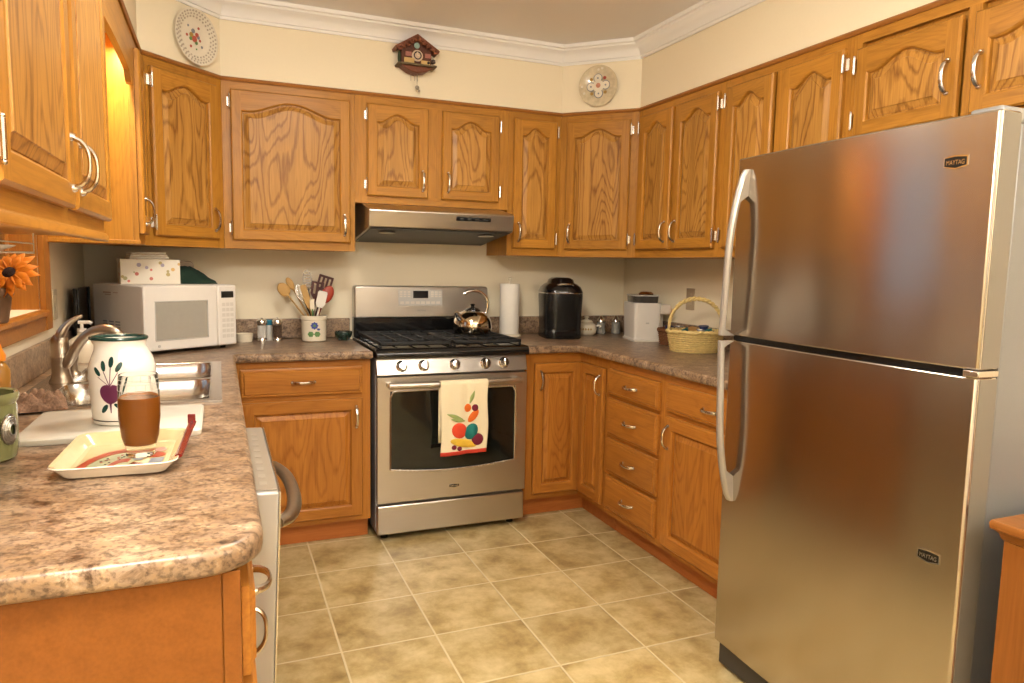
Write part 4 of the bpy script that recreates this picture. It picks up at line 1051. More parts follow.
def fridge_handle(z0, z1, parent, up):
    """flat bar that leaves the door at a broad tab and bows out towards the seam"""
    m = MB(); y = fw-0.050; n_ = 26; rows = []
    for i in range(n_+1):
        q = i/n_                               # 0 at the seam, 1 at the tab
        z = (z0 + (z1-z0)*q) if up else (z1 + (z0-z1)*q)
        out = 0.036*(1-max(0.0, (q-0.50)/0.50)**2.0) + 0.006
        if q > 0.97: out = 0.006 - 0.005*(q-0.97)/0.03
        yc = y + 0.030*(1-q)**0.8; hw_ = 0.0105 + 0.003*q; th = 0.013
        back = 0.010 - 0.0 if q < 0.03 else (-(out-th) if out > th+0.012 and q < 0.86 else 0.012)
        if q < 0.03 and False: back = 0.012
        rows.append([(-out, yc-hw_*0.7, z), (-out-0.003, yc, z), (-out, yc+hw_*0.7, z), (-out+0.005, yc+hw_, z), (max(back, -out+0.006), yc+hw_, z), (max(back, -out+0.006), yc-hw_, z), (-out+0.005, yc-hw_, z)])
    k = 7; vs = [v for r_ in rows for v in r_]
    fs = [(i*k+j, i*k+(j+1) % k, (i+1)*k+(j+1) % k, (i+1)*k+j) for i in range(n_) for j in range(k)] + [tuple(range(k)), tuple(range(n_*k, n_*k+k))[::-1]]
    m.add(vs, fs)
    return m.build('handle', plain('satin grey handle', (0.40, 0.375, 0.35), 0.40, 0.7, noise=0.02), parent, smooth=35, bevel=0.001)
fridge_handle(1.112, 1.622, fd, True); fridge_handle(0.585, 1.096, ld, False)
badge(fd, (0.0076, 0.088, 1.560), R(-86.4), 0.054, 0.028, 'MAYTAG')
badge(ld, (0.0084, 0.075, 0.668), R(-86.2), 0.054, 0.028, 'MAYTAG')

# ------------------------------------------------------------------ dishwasher
dw = thing('dishwasher', 'stainless steel dishwasher with its door a little open', 'dishwasher', (XLF, -2.452, 0))
MB().box(-0.58, -0.012, 0.003, 0.597, 0.02, 0.868).build('tub', GREYP, dw, smooth=0)
MB().box(-0.05, -0.035, 0.003, 0.597, 0.0, 0.10).build('kick_plate', BLACKP, dw)
T = Matrix.Translation((0.0, 0, 0.11)) @ Matrix.Rotation(R(2.2), 4, 'Y')
dd = MB().box(0.0, 0.054, 0.0, 0.598, 0.0, 0.752).xf(T).build('door', [plain('pale dishwasher door edge', (0.44, 0.415, 0.38), 0.40, 0.5)], dw, bevel=0.004)
MB().box(0.0545, 0.0575, 0.0, 0.598, 0.0, 0.752).xf(T).build('door_skin', STEEL, dd)
MB().box(0.006, 0.05, 0.012, 0.585, 0.7525, 0.7545).xf(T).build('control_strip', plain('taupe control strip', (0.26, 0.22, 0.17), 0.3), dd)
kb = MB()
for k in range(9): MB().box(0.020, 0.034, 0.046+k*0.055, 0.070+k*0.055, 0.7546, 0.7552).xf(T).build('button', plain('dim button', (0.33, 0.29, 0.23), 0.4) if k == 0 else bpy.data.materials['dim button'], dd, smooth=0)
hp = []
for i in range(21):
    t = -1+2*i/20; hp.append((0.058+0.050*(1-abs(t)**2.4)**0.55, 0.30+0.23*t, 0.665))
m = MB().tube(hp, 0.016, 12, flat=(1.0, 0.8)); m.xf(T).build('handle', NICKELD, dd)

# ------------------------------------------------------------------ chest beside the refrigerator
ch = thing('oak_chest', 'oak chest with moulded top standing beside the refrigerator', 'chest', (0.862, -2.935, 0))
cz = 0.80
MB().box(0.02, 0.75, -0.90, -0.012, 0.0, cz-0.045).build('carcass', CHESTM, ch, bevel=0.003)
def mould(d, z): return [(0.02-d, -0.90-d), (0.75, -0.90-d), (0.75, -0.012+d*0.4), (0.02-d, -0.012+d*0.4)]
mb_ = MB(); rings_ = [(0.0, cz-0.0455), (0.006, cz-0.040), (0.010, cz-0.030), (0.022, cz-0.022), (0.030, cz-0.018), (0.032, cz-0.006), (0.028, cz)]
vs = [(x, y, z) for d_, z in rings_ for x, y in mould(d_, z)]
fs = [(k*4+i, k*4+(i+1) % 4, k*4+4+(i+1) % 4, k*4+4+i) for k in range(len(rings_)-1) for i in range(4)] + [(3, 2, 1, 0), tuple(range(len(rings_)*4-4, len(rings_)*4))]
mb_.add(vs, fs); mb_.build('top', oak('chest top oak', 'Y', 0.2, (0.27, 0.10, 0.02), (0.16, 0.05, 0.009)), ch, smooth=50)

# ------------------------------------------------------------------ microwave corner
mwx, mwy = -0.945, -0.620
mw_rz = math.atan2(0.255, 0.365)
mw = thing('microwave', 'white microwave oven angled into the back corner', 'microwave', (mwx, mwy, CZ), mw_rz)
ww, wd, wh = 0.440, 0.405, 0.278
MB().box(0.004, ww-0.004, 0.022, wd, 0.014, 0.014+wh).build('case', WPLAS, mw, bevel=0.006)
MB().box(0.0, ww-0.098, 0.0, 0.022, 0.016, 0.012+wh).build('door', WPLAS, mw, bevel=0.007, seg=3)
gl = MB().box(0.050, ww-0.150, -0.0015, 0.002, 0.062, 0.222).build('window', GREYD, mw, bevel=0.004)
fm = MB(); fm.tube([(0.048, -0.001, 0.060), (ww-0.148, -0.001, 0.060), (ww-0.148, -0.001, 0.224), (0.048, -0.001, 0.224), (0.048, -0.001, 0.060)], 0.0025, 6).build('window_bead', LGREY, mw)
cp_ = MB().box(ww-0.096, ww, 0.0, 0.022, 0.016, 0.012+wh).build('control_panel', WPLAS, mw, bevel=0.007, seg=3)
MB().box(ww-0.078, ww-0.014, -0.0016, 0.002, 0.232, 0.262).build('display', BLACKG, cp_, bevel=0.003)
kb = MB()
KPM = plain('faint keypad print', (0.66, 0.62, 0.56), 0.5)
for r_ in range(7):
    for c_ in range(3): MB().box(ww-0.075+c_*0.021, ww-0.058+c_*0.021, -0.001, 0.002, 0.050+r_*0.024, 0.066+r_*0.024).build('button', KPM, cp_, smooth=0)
vt = MB()
for c_ in range(3):
    for r_ in range(7): vt.box(0.002, 0.0045, 0.290-c_*0.050, 0.325-c_*0.050, 0.055+r_*0.012, 0.061+r_*0.012)
vt.build('vents', GREYP, mw, smooth=0)
MB().box(0.0025, 0.0045, 0.255, 0.315, 0.252, 0.258).box(0.0025, 0.0045, 0.20, 0.235, 0.254, 0.257).box(0.0025, 0.0045, 0.255, 0.30, 0.244, 0.248).build('print_lines', plain('pink grey print', (0.50, 0.36, 0.30), 0.5), mw, smooth=0)
MB().cyl(0.006, 0, 0.002, (0.062, 0.0, 0.036), 16, axis='Y').build('emblem', LGREY, mw)
for x in (0.04, ww-0.04):
    for y in (0.05, wd-0.04): MB().cyl(0.012, 0, 0.0145, (x, y, 0), 12).build('foot', BLACKP, mw)
mz = CZ+0.014+wh
def on_mw(x, y): 
    c_, s_ = math.cos(mw_rz), math.sin(mw_rz); return (mwx+x*c_-y*s_, mwy+x*s_+y*c_, mz+0.0005)
tb = thing('tissue_box', 'white tissue carton with small sprigs on top of the microwave', 'tissue box', on_mw(0.010, 0.185), mw_rz-R(22))
tbo = MB().box(0, 0.235, 0, 0.115, 0, 0.108).build('carton', TISSUE, tb, bevel=0.002)
pp = thing('paper_bag', 'white folded paper packet lying on the sprigged tissue carton', 'packet', on_mw(0.022, 0.192), mw_rz-R(22)); pp.location.z += 0.1085
q = MB()
for k in range(3):
    z = k*0.010; q.add([(0.03+0.004*k, 0.01, z), (0.185-0.006*k, 0.01, z+0.002), (0.190-0.004*k, 0.10, z+0.002), (0.028, 0.10, z), (0.03+0.004*k, 0.008, z+0.008), (0.187-0.006*k, 0.006, z+0.011), (0.192-0.004*k, 0.10, z+0.011), (0.026, 0.10, z+0.008)], [(0,3,2,1),(4,5,6,7),(0,1,5,4),(1,2,6,5),(2,3,7,6),(3,0,4,7)])
q.build('paper', PAPER, pp, bevel=0.003)
gc = thing('oven_mitts', 'dark green folded cloth lying on the microwave', 'cloth', on_mw(0.335, 0.185), mw_rz-R(20))
def lump(nx_, ny_, sx_, sy_, hfun, m_, nm, par):
    v_ = []
    for j in range(ny_+1):
        for i in range(nx_+1):
            x, y = (i/nx_-0.5)*sx_, (j/ny_-0.5)*sy_; v_.append((x, y, max(0.0005, hfun(i/nx_*2-1, j/ny_*2-1))))
    f_ = [(j*(nx_+1)+i, j*(nx_+1)+i+1, (j+1)*(nx_+1)+i+1, (j+1)*(nx_+1)+i) for j in range(ny_) for i in range(nx_)]
    q_ = MB().add(v_, f_); n0 = len(v_)
    bd_ = [i for i in range(nx_+1)] + [(j+1)*(nx_+1)-1 for j in range(1, ny_+1)] + [ny_*(nx_+1)+i for i in range(nx_-1, -1, -1)] + [j*(nx_+1) for j in range(ny_-1, 0, -1)]
    q_.add([(v_[b][0], v_[b][1], 0) for b in bd_], [])
    q_.f += [(bd_[i], bd_[(i+1) % len(bd_)], n0+(i+1) % len(bd_), n0+i) for i in range(len(bd_))] + [tuple(range(n0, n0+len(bd_)))]
    q_.m += [0]*(len(bd_)+1)
    return q_.build(nm, m_, par, smooth=70)
lump(20, 12, 0.20, 0.13, lambda u, v: (0.074*(1-0.45*(u+0.2)**2)*(1-abs(v)**4*0.6)+0.006*math.sin(u*9+v*5)+0.004*math.sin(v*14+u*3))*(1-0.55*max(0, u)), GREENC, 'folded_cloth', gc)
tl = thing('storage_lid', 'tan rounded plastic lid leaning against the wall behind the green cloth', 'lid', (-0.72, -0.052, mz+0.001))
MB().prism(corner(0.060, 0.022, 0.02, -90, 0, 4)+corner(0.060, 0.082, 0.02, 0, 90, 4)+corner(-0.050, 0.082, 0.02, 90, 180, 4)+corner(-0.050, 0.022, 0.02, 180, 270, 4), 0, 0.03, 'Y').build('lid', TANP, tl, bevel=0.004)
tl.location = on_mw(0.345, 0.320); tl.rotation_euler = (0, 0, mw_rz-R(30))
bs = thing('dark_tray', 'dark baking tray standing on edge between wall and microwave', 'tray', (-1.212, -0.40, CZ))
MB().box(0, 0.014, -0.12, 0.16, 0.0, 0.275).box(0.014, 0.022, -0.12, -0.11, 0, 0.275).box(0.014, 0.022, 0.15, 0.16, 0, 0.275).build('tray', BLACKP, bs, bevel=0.003)
rm = thing('ramekin', 'small cream ribbed dish beside the microwave', 'dish', (-0.545, -0.125, CZ))
prof = []
q = MB(); n_ = 48
def rrow(r0, z, amp): return [((r0+amp*math.cos(24*2*math.pi*k/n_))*math.cos(2*math.pi*k/n_), (r0+amp*math.cos(24*2*math.pi*k/n_))*math.sin(2*math.pi*k/n_), z) for k in range(n_)]
rows = [rrow(0.036, 0, 0), rrow(0.038, 0.004, 0.0016), rrow(0.041, 0.034, 0.0016), rrow(0.043, 0.040, 0), rrow(0.040, 0.041, 0), rrow(0.036, 0.008, 0)]
q.add([v for r_ in rows for v in r_], [(k*n_+i, k*n_+(i+1) % n_, (k+1)*n_+(i+1) % n_, (k+1)*n_+i) for k in range(5) for i in range(n_)] + [tuple(range(n_))[::-1], tuple(range(5*n_, 6*n_))])
q.build('bowl', CREAM, rm, smooth=50)
# grinders
def shaker(name, label, loc, fill, h=0.105, tall=True):
    t = thing(name, label, 'grinder', loc, 0, 'salt and pepper mills')
    MB().lathe([(0, 0), (0.024, 0), (0.0245, 0.012), (0.021, 0.018), (0, 0.018)], 24).build('base', CHROME, t)
    MB().lathe([(0, 0.0185), (0.0195, 0.0185), (0.0195, 0.080), (0, 0.080)], 24).build('fill', fill, t)
    MB().lathe([(0.0200, 0.0185), (0.0215, 0.0185), (0.0215, 0.088), (0.0200, 0.088)], 24).build('glass', GLASS, t)
    MB().lathe([(0, 0.0885), (0.026, 0.0885), (0.027, 0.094), (0.024, 0.106), (0.014, 0.113), (0.005, 0.115), (0.005, 0.119), (0, 0.120)], 24).build('cap', CHROME, t)
    return t
shaker('salt_mill', 'glass mill filled with white salt and chrome cap', (-0.462, -0.135, CZ), SALTM)
shaker('pepper_mill', 'glass mill filled with dark peppercorns and chrome cap', (-0.388, -0.130, CZ), PEPM)
bs_ = thing('spice_bottle', 'small pale bottle with blue cap between the two mills', 'bottle', (-0.425, -0.085, CZ))
MB().lathe([(0, 0), (0.017, 0), (0.018, 0.004), (0.018, 0.070), (0.013, 0.078), (0, 0.078)], 20).build('bottle', LGREY, bs_)
MB().lathe([(0, 0.0785), (0.017, 0.0785), (0.017, 0.105), (0, 0.106)], 20).build('cap', BLUEC, bs_)
# utensil crock
cx_, cy_ = -0.212, -0.165
ck = thing('utensil_crock', 'cream stoneware crock with a blue flower holding cooking utensils', 'crock', (cx_, cy_, CZ))
MB().lathe([(0, 0), (0.055, 0), (0.061, 0.005), (0.062, 0.108), (0.066, 0.112), (0.067, 0.128), (0.064, 0.132), (0.058, 0.130), (0.056, 0.02), (0, 0.016)], 40).build('pot', CREAM, ck, smooth=40)
def disc_on(par, r_cyl, ang, z, rad, m_, nm, n=14, sx=1.0, lift=0.0008, petal=0.0):
    """print wrapped on a round pot: fan of points on a cylinder"""
    v_ = [((r_cyl+lift)*math.cos(ang), (r_cyl+lift)*math.sin(ang), z)]
    for i in range(n):
        a = 2*math.pi*i/n; rr_ = rad*(1-petal*(i % 2))
        dx = rr_*math.cos(a)*sx; th = ang+dx/r_cyl
        v_.append(((r_cyl+lift)*math.cos(th), (r_cyl+lift)*math.sin(th), z+rr_*math.sin(a)))
    return MB().add(v_, [(0, 1+i, 1+(i+1) % n) for i in range(n)]).build(nm, m_, par, smooth=0)
fa_ = R(-94)
disc_on(ck, 0.062, fa_, 0.083, 0.020, BLUEPR, 'flower_print', 16, petal=0.22)
disc_on(ck, 0.062, fa_, 0.083, 0.007, GREENPR, 'flower_centre', 10, lift=0.0014)
disc_on(ck, 0.062, fa_-0.30, 0.040, 0.015, GREENPR, 'leaf_print', 12, 1.1, petal=0.15)
disc_on(ck, 0.062, fa_+0.22, 0.040, 0.015, GREENPR, 'leaf_print', 12, 1.1, petal=0.15)
disc_on(ck, 0.062, fa_+0.32, 0.064, 0.006, BLUEPR, 'bud_print', 8, 1.4)
def utensil(name, label, foot, tip, handle_m, head, head_m, hr=0.0055, group='utensils in the crock'):
    """handle from foot (in the crock) to neck; head built along the handle at the tip. local z along the handle"""
    a, b = Vector(foot), Vector(tip); L_ = (b-a).length
    t = thing(name, label, 'utensil', tuple(a), 0, group)
    qn = (b-a).normalized().to_track_quat('Z', 'Y'); t.rotation_mode = 'QUATERNION'
    # keep the flat of the head towards the room
    zax = (b-a).normalized(); yax = Vector((0.0, 1, 0)); yax = (yax-yax.dot(zax)*zax).normalized(); xax = yax.cross(zax)
    t.rotation_quaternion = Matrix((xax, yax, zax)).transposed().to_quaternion()
    hm, hl = head
    MB().tube([(0, 0, 0), (0, 0, L_-hl+0.01)], hr, 8, flat=(1.2, 0.8)).build('handle', handle_m, t)
    hm.xf(Matrix.Translation((0, 0, L_-hl))).build('head', head_m, t, smooth=50)
    return t
def spoon_head(w, h, flat=0.35):
    return (MB().ball(1.0, (0, 0, h/2), 20, 0, (w/2, 0.008, h/2)), h)
def plate_head(w, h, slots=0, top=0.3):
    m = MB(); t_ = 0.0025
    if not slots: 
        m.prism([(-w*0.25, 0), (w*0.25, 0), (w/2, h*0.22), (w/2, h*0.9), (w*0.42, h), (-w*0.42, h), (-w/2, h*0.9), (-w/2, h*0.22)], -t_, t_, 'Y')
    else:
        m.box(-w/2, w/2, -t_, t_, h*0.88, h).prism([(-w*0.2, 0), (w*0.2, 0), (w/2, h*0.3), (-w/2, h*0.3)], -t_, t_, 'Y')
        sw_ = w/(2*slots+1)
        for k in range(slots+1): m.box(-w/2+2*k*sw_, -w/2+(2*k+1)*sw_, -t_, t_, h*0.3, h*0.88)
    return (m, h)
def whisk_head(w, h):
    m = MB()
    for k in range(4):
        a = math.pi*k/4; pts = []
        for i in range(15):
            t_ = math.pi*i/14; r_ = w/2*math.sin(t_)**0.8 if 0 < i < 14 else 0.004
            sg = 1 if True else -1
            pts.append((r_*math.cos(a), r_*math.sin(a)*0.5, h*(i/14)))
        m.tube(pts, 0.0012, 5); m.tube([(-x, -y, z) for x, y, z in pts], 0.0012, 5)
    return (m, h)
def slot_spoon(w, h):
    m = MB(); t_ = 0.0018
    ou = ell(0, h/2, w/2, h/2, 0, 24); inn = ell(0, h/2, w/2*0.82, h/2*0.86, 0, 24)
    v_ = [(x, -t_, z) for x, z in ou]+[(x, -t_, z) for x, z in inn]+[(x, t_, z) for x, z in ou]+[(x, t_, z) for x, z in inn]
    f_ = []
    for i in range(24):
        j = (i+1) % 24; f_ += [(i, j, 24+j, 24+i), (48+i, 72+i, 72+j, 48+j), (i, 48+i, 48+j, j), (24+i, 24+j, 72+j, 72+i)]
    m.add(v_, f_)
    for k in range(5):
        z = h*(0.22+0.14*k); ww_ = w/2*math.sqrt(max(0.05, 1-((z-h/2)/(h/2))**2))
        m.box(-ww_*0.9, ww_*0.9, -t_, t_, z-0.004, z+0.004)
    return (m, h)
cb = CZ+0.022
U_ = lambda dx, dy, z: (cx_+dx, cy_+dy, z)
utensil('wooden_spoon', 'round-headed wooden spoon leaning farthest out of the crock', U_(0.03, 0.0, cb), U_(-0.165, 0.03, 1.205), SPOONW, spoon_head(0.058, 0.075), SPOONW)
utensil('wooden_spoon', 'upright-headed wooden spoon just above the leaning spoon in the crock', U_(0.032, 0.02, cb), U_(-0.125, 0.055, 1.235), SPOONW, spoon_head(0.034, 0.07), SPOONW)
utensil('whisk', 'thin wire whisk with dark handle in the crock', U_(0.03, -0.02, cb), U_(-0.080, 0.0, 1.200), BLACKP, whisk_head(0.045, 0.09), CHROME)
utensil('wooden_spatula', 'pale flat wooden spatula leaning beside the slotted metal spoon', U_(0.02, -0.02, cb), U_(-0.055, -0.02, 1.20), SPOONW, plate_head(0.030, 0.12), SPOONW)
utensil('slotted_spoon', 'tall slotted metal spoon standing highest in the crock', U_(0.0, 0.03, cb), U_(-0.028, 0.06, 1.275), CHROME, slot_spoon(0.048, 0.105), plain('dull steel', (0.20, 0.17, 0.14), 0.35, 0.9, noise=0.1))
utensil('slotted_turner', 'dark brown slotted turner with square head at the crock back', U_(-0.02, 0.03, cb), U_(0.075, 0.06, 1.245), SPOOND, plate_head(0.075, 0.095, 3), SPOOND)
utensil('slotted_turner', 'dark brown turner tilted behind the white spatula', U_(-0.02, 0.01, cb), U_(0.028, 0.035, 1.215), SPOOND, plate_head(0.062, 0.09, 2), SPOOND)
utensil('red_spoon', 'brick red spoon head leaning over the crock rim', U_(-0.03, 0.0, cb), U_(0.088, 0.0, 1.195), REDN, spoon_head(0.060, 0.095), REDN)
utensil('white_spatula', 'white rubber spatula in front of the other utensils', U_(-0.012, -0.03, cb), U_(0.042, -0.048, 1.170), WSIL, plate_head(0.046, 0.085), WSIL)
utensil('patterned_spreader', 'green and cream handled spreader low in the crock', U_(-0.004, -0.03, cb), U_(-0.014, -0.044, 1.130), GREENPR, plate_head(0.022, 0.06), CREAM)
gb = thing('green_glass_bowl', 'small dark green glass bowl next to the stove', 'bowl', (-0.062, -0.155, CZ))
MB().lathe([(0, 0), (0.026, 0), (0.028, 0.004), (0.042, 0.022), (0.046, 0.040), (0.044, 0.046), (0.040, 0.040), (0.034, 0.018), (0, 0.010)], 28).build('bowl', plain('dark green glass', (0.012, 0.03, 0.022), 0.12, coat=0.5, noise=0.5, nscale=90), gb)
lump(8, 8, 0.055, 0.05, lambda u, v: 0.030+0.012*(1-u*u*0.6)*(1-v*v*0.6)+0.005*math.sin(u*9)*math.sin(v*8), plain('dark beads', (0.02, 0.03, 0.025), 0.3, noise=0.6, nscale=150), 'beads', gb).location = (0, 0, 0.004)

# ------------------------------------------------------------------ right worktop
pt = thing('paper_towel_holder', 'upright paper towel roll on its stand beside the stove', 'paper towel', (0.880, -0.130, CZ))
MB().lathe([(0, 0), (0.066, 0), (0.068, 0.006), (0.060, 0.014), (0, 0.014)], 28).tube([(0, 0, 0.014), (0, 0, 0.318)], 0.006, 8).ball(0.011, (0, 0, 0.326), 12).build('stand', CREAM, pt)
MB().lathe([(0.018, 0.0145), (0.054, 0.0145), (0.056, 0.018), (0.056, 0.296), (0.054, 0.300), (0.018, 0.300)], 36).build('roll', PAPER, pt)
# single-cup coffee maker
kx, ky = 1.150, -0.235
kg = thing('coffee_maker', 'glossy black single-cup coffee maker in the corner', 'coffee maker', (kx, ky, CZ), R(-12))
def rrect(hx_, hy_, r_, n_=6): return corner(hx_-r_, -hy_+r_, r_, -90, 0, n_)+corner(hx_-r_, hy_-r_, r_, 0, 90, n_)+corner(-hx_+r_, hy_-r_, r_, 90, 180, n_)+corner(-hx_+r_, -hy_+r_, r_, 180, 270, n_)
def loft(rings_, cap=True):
    n_ = len(rings_[0][0]); v_ = [(x, y, z) for pts_, z in rings_ for x, y in pts_]
    f_ = [(k*n_+i, k*n_+(i+1) % n_, (k+1)*n_+(i+1) % n_, (k+1)*n_+i) for k in range(len(rings_)-1) for i in range(n_)]
    if cap: f_ += [tuple(range(n_))[::-1], tuple(range((len(rings_)-1)*n_, len(rings_)*n_))]
    return MB().add(v_, f_)
loft([(rrect(0.104, 0.128, 0.06), 0), (rrect(0.107, 0.131, 0.06), 0.006), (rrect(0.105, 0.129, 0.06), 0.050), (rrect(0.103, 0.127, 0.06), 0.053)]).build('base', BLACKP, kg, smooth=45)
loft([(rrect(0.104, 0.128, 0.06), 0.0535), (rrect(0.107, 0.131, 0.065), 0.14), (rrect(0.112, 0.136, 0.07), 0.235), (rrect(0.111, 0.135, 0.07), 0.248)]).build('housing', BLACKP, kg, smooth=45)
MB().box(-0.060, 0.060, -0.1405, -0.125, 0.015, 0.050).build('drip_tray', BLACKG, kg, bevel=0.004)
lid = loft([(rrect(0.112, 0.136, 0.071), 0.2485), (rrect(0.112, 0.136, 0.071), 0.262), (rrect(0.103, 0.127, 0.075), 0.288), (rrect(0.085, 0.112, 0.075), 0.305), (rrect(0.070, 0.098, 0.065), 0.312), (rrect(0.064, 0.092, 0.062), 0.330), (rrect(0.045, 0.075, 0.044), 0.341)]).build('lid', BLACKG, kg, smooth=45)
pts = [(x, y, 0.255) for x, y in rrect(0.1125, 0.1365, 0.0715)]
MB().tube(pts + [pts[0]], 0.0025, 6).build('band', CHROME, kg)
MB().tube([(-0.045, -0.110, 0.300), (-0.025, -0.124, 0.306), (0.025, -0.124, 0.306), (0.045, -0.110, 0.300)], 0.006, 8).build('lift_handle', NICKEL, lid)
# jar and two shakers in the corner
jr = thing('sugar_jar', 'cream round jar with orange lettering and knob lid beside the coffee maker', 'jar', (1.375, -0.14, CZ))
MB().lathe([(0, 0), (0.048, 0), (0.058, 0.010), (0.064, 0.035), (0.058, 0.060), (0.038, 0.074), (0, 0.075)], 32).build('jar', CREAM, jr)
MB().lathe([(0, 0.0755), (0.040, 0.0755), (0.034, 0.086), (0.012, 0.092), (0.010, 0.098), (0.016, 0.104), (0.012, 0.112), (0, 0.113)], 28).build('lid', CREAM, jr)
for k in range(5): disc_on(jr, 0.0645, R(-120)+(k-2)*0.24, 0.037, 0.0085, OCHRE, 'orange_mark', 8, 0.65, petal=0.25)
MB().tube([(0.058, -0.01, 0.050), (0.080, -0.012, 0.055), (0.088, -0.012, 0.045)], [0.005, 0.006, 0.009], 8).build('spoon_handle', WPLAS, jr)
def gshaker(loc, label):
    t = thing('glass_shaker', label, 'shaker', loc, 0, 'glass shakers in the corner')
    MB().lathe([(0, 0), (0.026, 0), (0.030, 0.006), (0.024, 0.045), (0.026, 0.072), (0, 0.072)], 10).build('body', plain('cloudy glass', (0.34, 0.33, 0.30), 0.12, trans=0.25, noise=0.3), t, smooth=20)
    MB().lathe([(0, 0.0725), (0.026, 0.0725), (0.024, 0.090), (0.012, 0.102), (0.008, 0.112), (0, 0.113)], 20).build('cap', NICKEL, t)
gshaker((1.487, -0.12, CZ), 'faceted glass shaker next to the cream jar')
gshaker((1.590, -0.12, CZ), 'faceted glass shaker next to the white ice machine')
# white ice machine / dispenser
im = thing('ice_shaver', 'white ice shaving machine with dark clear lid', 'kitchen appliance', (1.548, -0.475, CZ), R(-14))
hx_, hy_ = 0.075, 0.125
loft([(rrect(0.080, 0.105, 0.02), 0), (rrect(0.082, 0.107, 0.02), 0.010), (rrect(0.074, 0.100, 0.018), 0.014), (rrect(0.078, 0.104, 0.02), 0.16), (rrect(0.080, 0.106, 0.02), 0.212)]).build('housing', WPLAS, im, smooth=45)
MB().box(0.070, 0.132, -0.100, 0.085, 0.150, 0.205).build('chute', WPLAS2, im, bevel=0.008)
MB().box(0.070, 0.115, -0.03, 0.085, 0.012, 0.1505).build('back_column', WPLAS, im, bevel=0.006)
MB().box(-0.012, 0.006, -0.1068, -0.1035, 0.098, 0.106).build('emblem', LGREY, im)
li = loft([(rrect(0.066, 0.092, 0.03), 0.2125), (rrect(0.068, 0.094, 0.03), 0.250), (rrect(0.060, 0.086, 0.03), 0.256)]).build('lid', SMOKE, im, smooth=45)
MB().tube([(x, y, 0.252) for x, y in rrect(0.068, 0.094, 0.03)] + [(rrect(0.068, 0.094, 0.03)[0][0], rrect(0.068, 0.094, 0.03)[0][1], 0.252)], 0.004, 6).build('lid_rim', LGREY, li)
MB().lathe([(0, 0.2565), (0.040, 0.2565), (0.042, 0.262), (0.03, 0.272), (0, 0.274)], 24, (0.015, -0.01, 0)).build('crank_cap', COPPER, li)
# wicker baskets
def basket(name, label, loc, rx, ry, h, mtl, handle=None, rz=0.0, rim=0.008):
    t = thing(name, label, 'basket', loc, rz)
    q = MB(); n_ = 44; layers = int(h/0.0105)
    q.lathe([(0, 0.001), (0.88, 0.001), (0.88, 0.006), (0, 0.006)], 30); q.v = [(x*rx, y*ry, z) for x, y, z in q.v]
    for k in range(layers):
        z = 0.006+k*0.0105; s_ = 0.88+0.12*(k/max(1, layers-1)); pts = []
        for i in range(n_):
            a = 2*math.pi*i/n_; w_ = 0.0035*(1 if (i+k) % 2 else -1)
            pts.append(((rx*s_+w_)*math.cos(a), (ry*s_+w_)*math.sin(a), z))
        q.tube(pts+[pts[0]], 0.0052, 5, cap=False)
    q.build('weave', mtl, t, smooth=60)
    q = MB()
    for ph in (0, math.pi/8):
        pts = []
        for i in range(65):
            a = 2*math.pi*i/64; pts.append(((rx*1.02+0.005*math.cos(8*a+ph*8))*math.cos(a), (ry*1.02+0.005*math.cos(8*a+ph*8))*math.sin(a), h+0.004*math.sin(16*a+ph*8)))
        q.tube(pts, rim, 7, cap=False)
    q.build('rim', mtl, t, smooth=60)
    q = MB()
    for i in range(0, 22):
        a = 2*math.pi*i/22; q.tube([(rx*0.87*math.cos(a), ry*0.87*math.sin(a), 0.004), (rx*0.99*math.cos(a), ry*0.99*math.sin(a), h)], 0.003, 5)
    q.build('ribs', mtl, t)
    if handle:
        q = MB()
        for ph in (0, math.pi):
            pts = []
            for i in range(41):
                a = math.pi*i/40; w_ = 0.006
                pts.append(((rx*0.98-0.006*0)*math.cos(a)*(1+0.08*math.sin(a)), w_*math.cos(18*a+ph), h*0.9+handle*math.sin(a)**0.85 + w_*math.sin(18*a+ph)))
            q.tube(pts, 0.0075, 7)
        q.build('handle', mtl, t, smooth=60)
    return t
bkx, bky = 1.500, -1.030
basket('wicker_basket', 'pale wicker basket with tall handle full of packets by the refrigerator', (bkx, bky, CZ), 0.130, 0.098, 0.100, WICKER, 0.170, R(-28))
PKC = [plain('plum packet', (0.20, 0.03, 0.10), 0.35, noise=0.3), plain('teal packet', (0.02, 0.16, 0.15), 0.35, noise=0.3), plain('silver packet', (0.52, 0.50, 0.48), 0.25, 0.5, noise=0.3), plain('navy packet', (0.02, 0.03, 0.10), 0.35, noise=0.3), plain('tan packet', (0.42, 0.24, 0.08), 0.4, noise=0.3)]
PKN = ['plum', 'teal', 'silver', 'navy', 'tan']
pk = []
def pod(loc, rot, mi_, label, grp):
    t = MB().lathe([(0, 0), (0.017, 0), (0.022, 0.040), (0.026, 0.041), (0.0255, 0.044), (0, 0.045)], 20)
    o = t.build('coffee_pod', PKC[mi_], None, loc, rot, smooth=40); tag(o, label, 'coffee pod', grp); return o
spots = [(-0.075, -0.035, 0.088, 2), (-0.035, -0.050, 0.086, 0), (0.015, -0.052, 0.087, 4), (0.062, -0.035, 0.087, 0), (-0.085, 0.020, 0.092, 3), (-0.035, 0.030, 0.112, 1), (0.025, 0.022, 0.108, 2), (0.075, 0.022, 0.112, 1), (0.095, -0.005, 0.100, 3), (0.05, 0.06, 0.125, 3), (0.0, 0.074, 0.112, 4)]
c_, s_ = math.cos(R(-28)), math.sin(R(-28))
place = ['beside the basket handle foot', 'at the front rim', 'at the front middle', 'under the handle at the front', 'by the left rim', 'raised in the back row', 'raised in the middle', 'heaped near the refrigerator', 'by the rim near the refrigerator', 'topmost at the back', 'at the back rim']
